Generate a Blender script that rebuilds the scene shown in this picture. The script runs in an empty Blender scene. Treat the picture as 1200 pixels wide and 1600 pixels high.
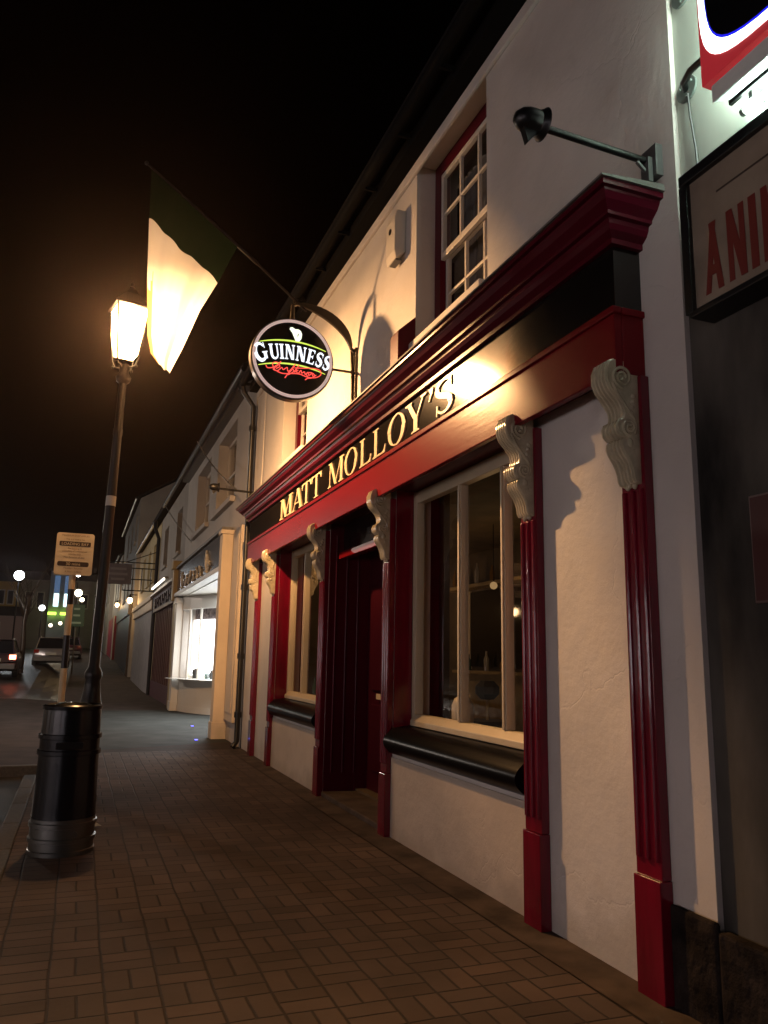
import bpy, bmesh, math, random
from mathutils import Vector, Matrix
random.seed(7)
S = bpy.context.scene
COL = S.collection
R = math.radians
PI = math.pi

# ---------------------------------------------------------------- camera
cam_d = bpy.data.cameras.new('camera'); cam = bpy.data.objects.new('camera', cam_d); COL.objects.link(cam)
CX, CZ = -2.6245, 1.5
cam.matrix_world = Matrix(((0.933073, -0.082894, -0.350005, -2.624485), (-0.359229, -0.165682, -0.918425, 0.000000), (0.018142, 0.982689, -0.184371, 1.500000), (0.000000, 0.000000, 0.000000, 1.000000)))
cam_d.sensor_fit = 'VERTICAL'; cam_d.sensor_height = 24; cam_d.lens = 24 * 1219.5245 / 1600
cam_d.clip_start = 0.05; cam_d.clip_end = 2000
S.camera = cam
S.render.resolution_x = 768; S.render.resolution_y = 1024

# ---------------------------------------------------------------- world: night sky
W = bpy.data.worlds.new('World'); S.world = W; W.use_nodes = True
nt = W.node_tree; nt.nodes.clear()
sky = nt.nodes.new('ShaderNodeTexSky'); sky.sky_type = 'NISHITA'; sky.sun_disc = False
sky.sun_elevation = R(-6); sky.sun_rotation = R(200); sky.air_density = 1; sky.dust_density = 1
bg = nt.nodes.new('ShaderNodeBackground'); bg.inputs[1].default_value = 0.012
wo = nt.nodes.new('ShaderNodeOutputWorld')
nt.links.new(sky.outputs[0], bg.inputs[0]); nt.links.new(bg.outputs[0], wo.inputs[0])
S.view_settings.view_transform = 'Standard'; S.view_settings.look = 'None'
S.view_settings.exposure = 0.0; S.view_settings.gamma = 1.0

LAMP_W = 2100.0
LAMP_COL = (1.0, 0.53, 0.215)

# ---------------------------------------------------------------- materials
def mat(name, col, rough=0.6, metal=0.0, bump=0.0, bscale=20.0, var=0.0, vscale=3.0, emit=None, estr=0.0, coat=0.0, spec=0.5,
        stretch=(1, 1, 1), bdist=0.01, dirt=None, detail=6):
    m = bpy.data.materials.new(name); m.use_nodes = True
    n = m.node_tree.nodes; l = m.node_tree.links; b = n['Principled BSDF']
    b.inputs['Base Color'].default_value = (*col, 1); b.inputs['Roughness'].default_value = rough
    b.inputs['Metallic'].default_value = metal; b.inputs['Specular IOR Level'].default_value = spec
    if coat: b.inputs['Coat Weight'].default_value = coat; b.inputs['Coat Roughness'].default_value = 0.06
    tc = n.new('ShaderNodeTexCoord'); mp = n.new('ShaderNodeMapping'); mp.inputs['Scale'].default_value = stretch
    l.new(tc.outputs['Object'], mp.inputs[0])
    if var > 0:
        nz = n.new('ShaderNodeTexNoise'); nz.inputs['Scale'].default_value = vscale; nz.inputs['Detail'].default_value = detail
        l.new(mp.outputs[0], nz.inputs['Vector'])
        cr = n.new('ShaderNodeValToRGB'); cr.color_ramp.elements[0].position = 0.3; cr.color_ramp.elements[1].position = 0.7
        cr.color_ramp.elements[0].color = tuple(c * (1 - var) for c in col) + (1,) if dirt is None else (*dirt, 1)
        cr.color_ramp.elements[1].color = tuple(min(1, c * (1 + var * .5)) for c in col) + (1,) if dirt is None else (*col, 1)
        l.new(nz.outputs[0], cr.inputs[0]); l.new(cr.outputs[0], b.inputs['Base Color'])
    if bump > 0:
        nb = n.new('ShaderNodeTexNoise'); nb.inputs['Scale'].default_value = bscale; nb.inputs['Detail'].default_value = 5
        l.new(mp.outputs[0], nb.inputs['Vector'])
        bp = n.new('ShaderNodeBump'); bp.inputs['Strength'].default_value = bump; bp.inputs['Distance'].default_value = bdist
        l.new(nb.outputs[0], bp.inputs['Height']); l.new(bp.outputs[0], b.inputs['Normal'])
    if emit is not None:
        b.inputs['Emission Color'].default_value = (*emit, 1); b.inputs['Emission Strength'].default_value = estr
    return m

def glass_mat(name, tint=(1, 1, 1), rough=0.01, refl=1.0):
    m = bpy.data.materials.new(name); m.use_nodes = True
    n = m.node_tree.nodes; l = m.node_tree.links; n.clear()
    o = n.new('ShaderNodeOutputMaterial'); mx = n.new('ShaderNodeMixShader'); t = n.new('ShaderNodeBsdfTransparent'); g = n.new('ShaderNodeBsdfGlossy')
    t.inputs[0].default_value = (*tint, 1); g.inputs['Roughness'].default_value = rough; g.inputs[0].default_value = (refl, refl, refl, 1)
    f = n.new('ShaderNodeFresnel'); f.inputs[0].default_value = 1.6
    gm = n.new('ShaderNodeNewGeometry'); sb = n.new('ShaderNodeMath'); sb.operation = 'SUBTRACT'; sb.inputs[0].default_value = 1; l.new(gm.outputs['Backfacing'], sb.inputs[1])
    ml = n.new('ShaderNodeMath'); ml.operation = 'MULTIPLY'; l.new(f.outputs[0], ml.inputs[0]); l.new(sb.outputs[0], ml.inputs[1])
    l.new(ml.outputs[0], mx.inputs[0]); l.new(t.outputs[0], mx.inputs[1]); l.new(g.outputs[0], mx.inputs[2]); l.new(mx.outputs[0], o.inputs[0])
    return m

def emit_mat(name, col, s):
    m = bpy.data.materials.new(name); m.use_nodes = True
    n = m.node_tree.nodes; l = m.node_tree.links; n.clear()
    o = n.new('ShaderNodeOutputMaterial'); e = n.new('ShaderNodeEmission'); e.inputs[0].default_value = (*col, 1); e.inputs[1].default_value = s
    l.new(e.outputs[0], o.inputs[0]); return m

def render_mat(name, col, grime=(0.32, 0.27, 0.2), grime_h=0.5, amount=0.6, bump=0.5):
    """painted render with blotches and a band of grime with a ragged edge near the ground"""
    m = bpy.data.materials.new(name); m.use_nodes = True
    n = m.node_tree.nodes; l = m.node_tree.links; b = n['Principled BSDF']; b.inputs['Roughness'].default_value = 0.62
    b.inputs['Specular IOR Level'].default_value = 0.3
    g = n.new('ShaderNodeNewGeometry')
    nz = n.new('ShaderNodeTexNoise'); nz.inputs['Scale'].default_value = 1.3; nz.inputs['Detail'].default_value = 8; l.new(g.outputs['Position'], nz.inputs['Vector'])
    cr = n.new('ShaderNodeValToRGB'); cr.color_ramp.elements[0].position = .32; cr.color_ramp.elements[1].position = .62
    cr.color_ramp.elements[0].color = tuple(c * .86 for c in col) + (1,); cr.color_ramp.elements[1].color = (*col, 1)
    l.new(nz.outputs[0], cr.inputs[0])
    sp = n.new('ShaderNodeSeparateXYZ'); l.new(g.outputs['Position'], sp.inputs[0])
    n2 = n.new('ShaderNodeTexNoise'); n2.inputs['Scale'].default_value = 3.5; n2.inputs['Detail'].default_value = 8; l.new(g.outputs['Position'], n2.inputs['Vector'])
    mr = n.new('ShaderNodeMapRange'); mr.inputs['From Min'].default_value = 0; mr.inputs['From Max'].default_value = grime_h
    mr.inputs['To Min'].default_value = .42; mr.inputs['To Max'].default_value = 0
    l.new(sp.outputs['Z'], mr.inputs['Value'])
    ad = n.new('ShaderNodeMath'); ad.operation = 'ADD'; l.new(mr.outputs[0], ad.inputs[0]); l.new(n2.outputs[0], ad.inputs[1])
    c2 = n.new('ShaderNodeValToRGB'); c2.color_ramp.elements[0].position = .62; c2.color_ramp.elements[1].position = .9
    c2.color_ramp.elements[0].color = (0, 0, 0, 1); c2.color_ramp.elements[1].color = (amount, amount, amount, 1)
    l.new(ad.outputs[0], c2.inputs[0])
    mx = n.new('ShaderNodeMix'); mx.data_type = 'RGBA'; l.new(c2.outputs[0], mx.inputs[0]); l.new(cr.outputs[0], mx.inputs[6]); mx.inputs[7].default_value = (*grime, 1)
    l.new(mx.outputs[2], b.inputs['Base Color'])
    nb = n.new('ShaderNodeTexNoise'); nb.inputs['Scale'].default_value = 2.6; nb.inputs['Detail'].default_value = 12; nb.inputs['Roughness'].default_value = .62; l.new(g.outputs['Position'], nb.inputs['Vector'])
    bp = n.new('ShaderNodeBump'); bp.inputs['Strength'].default_value = bump * .7; bp.inputs['Distance'].default_value = .045
    l.new(nb.outputs[0], bp.inputs['Height'])
    # trowel marks and hairline cracks
    vt = n.new('ShaderNodeTexVoronoi'); vt.feature = 'DISTANCE_TO_EDGE'; vt.inputs['Scale'].default_value = .9
    wn_ = n.new('ShaderNodeTexNoise'); wn_.inputs['Scale'].default_value = 3; wn_.inputs['Detail'].default_value = 6; l.new(g.outputs['Position'], wn_.inputs['Vector'])
    wa = n.new('ShaderNodeMix'); wa.data_type = 'RGBA'; wa.inputs[0].default_value = .35; l.new(g.outputs['Position'], wa.inputs[6]); l.new(wn_.outputs['Color'], wa.inputs[7]); l.new(wa.outputs[2], vt.inputs['Vector'])
    ck = n.new('ShaderNodeMapRange'); ck.inputs['From Min'].default_value = 0; ck.inputs['From Max'].default_value = .006; l.new(vt.outputs['Distance'], ck.inputs['Value'])
    b2_ = n.new('ShaderNodeBump'); b2_.inputs['Strength'].default_value = bump * .6; b2_.inputs['Distance'].default_value = .004; l.new(ck.outputs[0], b2_.inputs['Height']); l.new(bp.outputs[0], b2_.inputs['Normal']); l.new(b2_.outputs[0], b.inputs['Normal'])
    return m

def paver_mat():
    m = bpy.data.materials.new('basketweave_brick_paving'); m.use_nodes = True
    n = m.node_tree.nodes; l = m.node_tree.links; b = n['Principled BSDF']
    g = n.new('ShaderNodeNewGeometry'); sp = n.new('ShaderNodeSeparateXYZ'); l.new(g.outputs['Position'], sp.inputs[0])
    def M(op, a, bb=None, c=None):
        x = n.new('ShaderNodeMath'); x.operation = op
        for i, v in enumerate((a, bb, c)):
            if v is None: continue
            if isinstance(v, (int, float)): x.inputs[i].default_value = v
            else: l.new(v, x.inputs[i])
        return x.outputs[0]
    w = 0.238
    wob = n.new('ShaderNodeTexNoise'); wob.inputs['Scale'].default_value = 2.2; l.new(g.outputs['Position'], wob.inputs['Vector'])
    wv = M('MULTIPLY', M('SUBTRACT', wob.outputs[0], .5), .10)
    U = M('ADD', M('DIVIDE', M('ADD', sp.outputs[0], 2.392 + w * 40), w), wv)
    V = M('ADD', M('DIVIDE', M('ADD', sp.outputs[1], 40 * w - 3.798), w), wv)
    fu = M('FRACT', U); fv = M('FRACT', V); iu = M('FLOOR', U); iv = M('FLOOR', V)
    par = M('FLOORED_MODULO', M('ADD', iu, iv), 2)
    # soldier course columns (left edge) always horizontal
    sold = M('LESS_THAN', sp.outputs[0], -2.63)
    par = M('MULTIPLY', par, M('SUBTRACT', 1, sold))
    mixf = lambda a, bb: M('ADD', M('MULTIPLY', a, M('SUBTRACT', 1, par)), M('MULTIPLY', bb, par))
    # bricks: split along v when par=0, along u when par=1
    s = mixf(fv, fu); t = mixf(fu, fv)
    s2 = M('MULTIPLY', s, 2); fs = M('FRACT', s2); is_ = M('FLOOR', s2)
    de = M('MULTIPLY', M('MINIMUM', fs, M('SUBTRACT', 1, fs)), .5)
    dt = M('MINIMUM', t, M('SUBTRACT', 1, t))
    dd = M('MINIMUM', de, dt)
    n3 = n.new('ShaderNodeTexNoise'); n3.inputs['Scale'].default_value = 30; n3.inputs['Detail'].default_value = 4; l.new(g.outputs['Position'], n3.inputs['Vector'])
    dd = M('ADD', dd, M('MULTIPLY', M('SUBTRACT', n3.outputs[0], .5), .012))
    mort = n.new('ShaderNodeMapRange'); mort.inputs['From Min'].default_value = .012; mort.inputs['From Max'].default_value = .034; l.new(dd, mort.inputs['Value'])
    cid = n.new('ShaderNodeCombineXYZ'); l.new(iu, cid.inputs[0]); l.new(iv, cid.inputs[1]); l.new(M('MULTIPLY', is_, .5), cid.inputs[2])
    wn = n.new('ShaderNodeTexWhiteNoise'); l.new(cid.outputs[0], wn.inputs[0])
    cr = n.new('ShaderNodeValToRGB'); e = cr.color_ramp.elements
    e[0].color = (.088, .062, .052, 1); e[1].color = (.135, .092, .075, 1); el = cr.color_ramp.elements.new(.5); el.color = (.108, .078, .066, 1)
    l.new(wn.outputs[0], cr.inputs[0])
    nl = n.new('ShaderNodeTexNoise'); nl.inputs['Scale'].default_value = 1.1; nl.inputs['Detail'].default_value = 8; l.new(g.outputs['Position'], nl.inputs['Vector'])
    ml = n.new('ShaderNodeMapRange'); ml.inputs['From Min'].default_value = .3; ml.inputs['From Max'].default_value = .7; ml.inputs['To Min'].default_value = .6; ml.inputs['To Max'].default_value = 1.15; l.new(nl.outputs[0], ml.inputs['Value'])
    vm = n.new('ShaderNodeVectorMath'); vm.operation = 'SCALE'; l.new(cr.outputs[0], vm.inputs[0]); l.new(ml.outputs[0], vm.inputs['Scale'])
    # dried gum spots
    vo = n.new('ShaderNodeTexVoronoi'); vo.inputs['Scale'].default_value = 2.6; l.new(g.outputs['Position'], vo.inputs['Vector'])
    gum = n.new('ShaderNodeMapRange'); gum.inputs['From Min'].default_value = .045; gum.inputs['From Max'].default_value = .06; gum.inputs['To Min'].default_value = .5; gum.inputs['To Max'].default_value = 0; l.new(vo.outputs[0], gum.inputs['Value'])
    mg = n.new('ShaderNodeMix'); mg.data_type = 'RGBA'; l.new(gum.outputs[0], mg.inputs[0]); l.new(vm.outputs[0], mg.inputs[6]); mg.inputs[7].default_value = (.11, .10, .09, 1)
    mx = n.new('ShaderNodeMix'); mx.data_type = 'RGBA'; l.new(mort.outputs[0], mx.inputs[0]); mx.inputs[6].default_value = (.040, .031, .027, 1); l.new(mg.outputs[2], mx.inputs[7])
    l.new(mx.outputs[2], b.inputs['Base Color']); b.inputs['Roughness'].default_value = .78; b.inputs['Specular IOR Level'].default_value = .18
    hh = M('ADD', M('MULTIPLY', mort.outputs[0], 1.0), M('MULTIPLY', n3.outputs[0], .35))
    hh = M('ADD', hh, M('MULTIPLY', wn.outputs[0], .5))
    bp = n.new('ShaderNodeBump'); bp.inputs['Strength'].default_value = .8; bp.inputs['Distance'].default_value = .006; l.new(hh, bp.inputs['Height']); l.new(bp.outputs[0], b.inputs['Normal'])
    return m

WHITE = render_mat('white_render', (.66, .615, .575), amount=.4)
GREYW = render_mat('pale_grey_render', (.50, .46, .42), amount=.4)
CREAMW = render_mat('cream_render', (.62, .53, .42), amount=.4, bump=.2)
AMBERW = render_mat('ochre_render', (.5, .4, .22), amount=.3)
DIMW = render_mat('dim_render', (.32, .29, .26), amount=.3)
DARKW = mat('dark_stone_wall', (.12, .11, .095), .85, spec=.12, bump=.6, bscale=5, var=.7, vscale=1.5, stretch=(1, 1.6, .6), dirt=(.006, .006, .007))
NEIGHW = mat('weathered_pale_render', (.46, .5, .44), .7, bump=.3, bscale=8, var=.35, vscale=1.6, stretch=(1, 1, .35))
PLINTH = mat('brown_plinth', (.03, .023, .02), .95, bump=1, bscale=14, var=.7, vscale=5, bdist=.03, spec=.1)
RED = mat('glossy_crimson_paint', (.17, .003, .018), .15, bump=.6, bscale=30, stretch=(1, 1, .2), coat=.25, spec=.5, var=.35, vscale=9, bdist=.004)
REDF = mat('crimson_fascia_paint', (.18, .006, .011), .27, bump=.2, bscale=30, stretch=(1, .15, 1), spec=.16, bdist=.003)
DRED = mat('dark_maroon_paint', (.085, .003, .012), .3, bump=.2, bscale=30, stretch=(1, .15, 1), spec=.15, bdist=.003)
BLACKG = mat('black_gloss_fascia', (.010, .008, .007), .13, bump=.07, bscale=26, stretch=(1, .3, 1), coat=.15, bdist=.004)
BLACKS = mat('black_gloss_sill', (.004, .004, .005), .3, bump=.12, bscale=16, bdist=.005, spec=.07)
GOLD = mat('cream_gold_letter', (.72, .58, .36), .36, bump=.1, bscale=60)
CORB = mat('cream_gloss_corbel', (.56, .49, .34), .24, bump=.15, bscale=40, var=.25, vscale=14, coat=.4)
CREAMP = mat('cream_window_paint', (.58, .49, .34), .4, bump=.08, bscale=30, stretch=(1, 1, .3), var=.07, vscale=5)
WHITEP = mat('white_window_paint', (.62, .58, .52), .4, bump=.1, bscale=30)
LEAD = mat('grey_lead_flashing', (.16, .15, .14), .55, bump=.6, bscale=14, var=.4, vscale=9)
SLATE = mat('dark_slate_roof', (.01, .01, .011), .9, spec=.1, bump=.5, bscale=10)
EAVE = mat('matt_black_eaves', (.004, .004, .004), .8, spec=.08)  # even near-black tone for eaves board and gutter
BLACKM = mat('black_painted_metal', (.006, .006, .007), .36, bump=.1, bscale=30)
POSTM = mat('black_lamp_post_paint', (.007, .006, .006), .4, bump=.12, bscale=30)
IRON = mat('bronze_black_iron', (.05, .035, .02), .35, metal=.4, bump=.5, bscale=40)
STEEL = mat('brushed_steel', (.20, .20, .19), .32, metal=.9, bump=.1, bscale=30)
GREYM = mat('grey_metal', (.14, .14, .14), .45, metal=.5, bump=.2, bscale=20)
NAVY = mat('navy_black_gloss_bin', (.003, .004, .007), .24, bump=.12, bscale=9, spec=.4)
CONC = mat('plain_concrete_strip', (.10, .074, .06), .95, spec=.15, bump=.5, bscale=20, var=.5, vscale=4)
KERB = mat('granite_kerb', (.07, .062, .055), .7, bump=.4, bscale=40, var=.4, vscale=30)
ASPH = mat('asphalt_road', (.045, .042, .04), .45, bump=.8, bscale=60, var=.5, vscale=1.2)
GROUNDM = mat('dark_ground', (.04, .038, .035), .9, bump=.5, bscale=3)
PAVE = paver_mat()
GREYPAV = mat('grey_concrete_paving', (.045, .046, .042), .85, spec=.15, bump=.4, bscale=30, var=.35, vscale=2)
BROWNPAV = mat('brown_brick_paving_far', (.055, .038, .032), .85, spec=.15, bump=.4, bscale=30, var=.4, vscale=2)
GLASS = glass_mat('window_glass')
WOODD = mat('dark_wood', (.03, .018, .012), .4, bump=.2, bscale=20, stretch=(1, 1, .1))
INTW = mat('brown_interior_wall', (.12, .085, .05), .8, var=.4, vscale=3)
INTY = mat('amber_interior_panel', (.35, .24, .10), .6, var=.4, vscale=4)
CURT = mat('grey_net_curtain', (.17, .16, .15), .9, bump=.6, bscale=12, stretch=(1, 6, .3))
PURP = mat('dark_plum_shopfront', (.07, .026, .034), .45, bump=.3, bscale=30, stretch=(1, 1, .1), var=.3, vscale=8)
GREYD = mat('grey_door_paint', (.24, .22, .22), .6, bump=.2, bscale=8, var=.25)
WARMLIT = emit_mat('warm_lantern_glow', (1, .62, .28), 14)
COOL = emit_mat('cool_white_glow', (.85, .95, 1.0), 5)

# ---------------------------------------------------------------- mesh builder
class MB:
    def __init__(s): s.v = []; s.f = []; s.mi = []; s.cur = 0
    def add(s, vs, fs):
        o = len(s.v); s.v += [tuple(v) for v in vs]
        for f in fs: s.f.append([o + i for i in f]); s.mi.append(s.cur)
    def box(s, x0, x1, y0, y1, z0, z1):
        s.add([(x0, y0, z0), (x1, y0, z0), (x1, y1, z0), (x0, y1, z0), (x0, y0, z1), (x1, y0, z1), (x1, y1, z1), (x0, y1, z1)],
              [(0, 3, 2, 1), (4, 5, 6, 7), (0, 1, 5, 4), (1, 2, 6, 5), (2, 3, 7, 6), (3, 0, 4, 7)]); return s
    def prism(s, pts, axis, a, b):
        """pts in the two other axes (order x,y,z minus axis)"""
        def P(p, t):
            q = list(p); q.insert('xyz'.index(axis), t); return q
        n = len(pts)
        s.add([P(p, a) for p in pts] + [P(p, b) for p in pts],
              [list(range(n)), list(range(2 * n - 1, n - 1, -1))] + [(i, (i + 1) % n, n + (i + 1) % n, n + i) for i in range(n)]); return s
    def tube(s, pts, r, n=10, cap=True):
        pts = [Vector(p) for p in pts]; rs = r if isinstance(r, (list, tuple)) else [r] * len(pts)
        rings = []; up = None
        for i, p in enumerate(pts):
            d = (pts[min(i + 1, len(pts) - 1)] - pts[max(i - 1, 0)])
            d = d.normalized() if d.length > 1e-9 else Vector((0, 0, 1))
            if up is None: up = Vector((0, 0, 1)) if abs(d.z) < .9 else Vector((1, 0, 0))
            a = d.cross(up); a = a.normalized() if a.length > 1e-6 else Vector((1, 0, 0)); b = a.cross(d).normalized(); up = b
            rings.append([p + (a * math.cos(2 * PI * k / n) + b * math.sin(2 * PI * k / n)) * rs[i] for k in range(n)])
        vs = [q for rg in rings for q in rg]; fs = []
        for i in range(len(pts) - 1):
            for k in range(n): fs.append((i * n + k, i * n + (k + 1) % n, (i + 1) * n + (k + 1) % n, (i + 1) * n + k))
        if cap: fs.append(list(range(n - 1, -1, -1))); fs.append([(len(pts) - 1) * n + k for k in range(n)])
        s.add(vs, fs); return s
    def lathe(s, prof, c, axis='z', n=24, sx=1, sy=1):
        vs = []; fs = []; cx, cy, cz = c
        for r, h in prof:
            for k in range(n):
                a = 2 * PI * k / n; u, v = r * math.cos(a) * sx, r * math.sin(a) * sy
                vs.append({'z': (cx + u, cy + v, cz + h), 'y': (cx + u, cy + h, cz + v), 'x': (cx + h, cy + u, cz + v)}[axis])
        for i in range(len(prof) - 1):
            for k in range(n): fs.append((i * n + k, i * n + (k + 1) % n, (i + 1) * n + (k + 1) % n, (i + 1) * n + k))
        fs.append(list(range(n - 1, -1, -1))); fs.append([(len(prof) - 1) * n + k for k in range(n)])
        s.add(vs, fs); return s
    def sphere(s, c, r, n=12, sc=(1, 1, 1)):
        m = n // 2; prof = [(max(r * math.sin(PI * i / m), 1e-4), -r * math.cos(PI * i / m)) for i in range(m + 1)]
        vs = []; fs = []
        for rr, h in prof:
            for k in range(n): a = 2 * PI * k / n; vs.append((c[0] + rr * math.cos(a) * sc[0], c[1] + rr * math.sin(a) * sc[1], c[2] + h * sc[2]))
        for i in range(m):
            for k in range(n): fs.append((i * n + k, i * n + (k + 1) % n, (i + 1) * n + (k + 1) % n, (i + 1) * n + k))
        s.add(vs, fs); return s
    def rot(s, M_):
        s.v = [tuple(M_ @ Vector(v)) for v in s.v]; return s
    def build(s, name, m, parent=None, bevel=0, smooth=False, label=None, kind=None, seg=2):
        loc = Vector(parent['_w']) if parent is not None and '_w' in parent else Vector((0, 0, 0))
        me = bpy.data.meshes.new(name)
        me.from_pydata([tuple(Vector(v) - loc) for v in s.v], [], s.f)
        bm = bmesh.new(); bm.from_mesh(me); bmesh.ops.recalc_face_normals(bm, faces=bm.faces); bm.to_mesh(me); bm.free()
        ms = m if isinstance(m, (list, tuple)) else [m]
        for x in ms: me.materials.append(x)
        if len(ms) > 1:
            for p, i in zip(me.polygons, s.mi): p.material_index = i
        if smooth:
            for p in me.polygons: p.use_smooth = True
        o = bpy.data.objects.new(name, me); COL.objects.link(o)
        if parent is not None: o.parent = parent; o['_w'] = tuple(loc)
        if bevel:
            bv = o.modifiers.new('bevel', 'BEVEL'); bv.width = bevel; bv.segments = seg; bv.limit_method = 'ANGLE'; bv.angle_limit = R(35)
        if smooth:
            es = o.modifiers.new('split', 'EDGE_SPLIT'); es.split_angle = R(42)
        if label: o['label'] = label
        if kind: o['kind'] = kind
        return o

def tag(o, label, cat, group=None, kind=None):
    o['label'] = label; o['category'] = cat
    if group: o['group'] = group
    if kind: o['kind'] = kind
    return o
def thing(name, label, cat, loc=(0, 0, 0), group=None):
    o = bpy.data.objects.new(name, None); COL.objects.link(o); o.location = loc; o.empty_display_size = .2; o['_w'] = tuple(loc)
    return tag(o, label, cat, group)
def struct(name, mb, m, **k): return mb.build(name, m, None, kind='structure', **k)
def copy_tree(o, parent=None):
    c = o.copy(); COL.objects.link(c)
    if parent is not None: c.parent = parent
    for ch in [x for x in bpy.data.objects if x.parent == o]: copy_tree(ch, c)
    return c

def wall_holes(mb, x0, x1, y0, y1, z0, z1, holes):
    """wall slab in the plane x, with rectangular holes (ya,yb,za,zb)"""
    ys = sorted({y0, y1, *[h[0] for h in holes], *[h[1] for h in holes]}); zs = sorted({z0, z1, *[h[2] for h in holes], *[h[3] for h in holes]})
    ys = [y for y in ys if y0 <= y <= y1]; zs = [z for z in zs if z0 <= z <= z1]
    def solid(i, j):
        if i < 0 or j < 0 or i >= len(ys) - 1 or j >= len(zs) - 1: return False
        cy = (ys[i] + ys[i + 1]) / 2; cz = (zs[j] + zs[j + 1]) / 2
        return not any(h[0] < cy < h[1] and h[2] < cz < h[3] for h in holes)
    for i in range(len(ys) - 1):
        for j in range(len(zs) - 1):
            if not solid(i, j): continue
            a, b, c, d = ys[i], ys[i + 1], zs[j], zs[j + 1]
            mb.add([(x0, a, c), (x0, b, c), (x0, b, d), (x0, a, d)], [(0, 1, 2, 3)]); mb.add([(x1, a, c), (x1, b, c), (x1, b, d), (x1, a, d)], [(3, 2, 1, 0)])
            if not solid(i - 1, j): mb.add([(x0, a, c), (x0, a, d), (x1, a, d), (x1, a, c)], [(0, 1, 2, 3)])
            if not solid(i + 1, j): mb.add([(x0, b, c), (x0, b, d), (x1, b, d), (x1, b, c)], [(3, 2, 1, 0)])
            if not solid(i, j - 1): mb.add([(x0, a, c), (x1, a, c), (x1, b, c), (x0, b, c)], [(0, 1, 2, 3)])
            if not solid(i, j + 1): mb.add([(x0, a, d), (x1, a, d), (x1, b, d), (x0, b, d)], [(3, 2, 1, 0)])
    return mb

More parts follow.
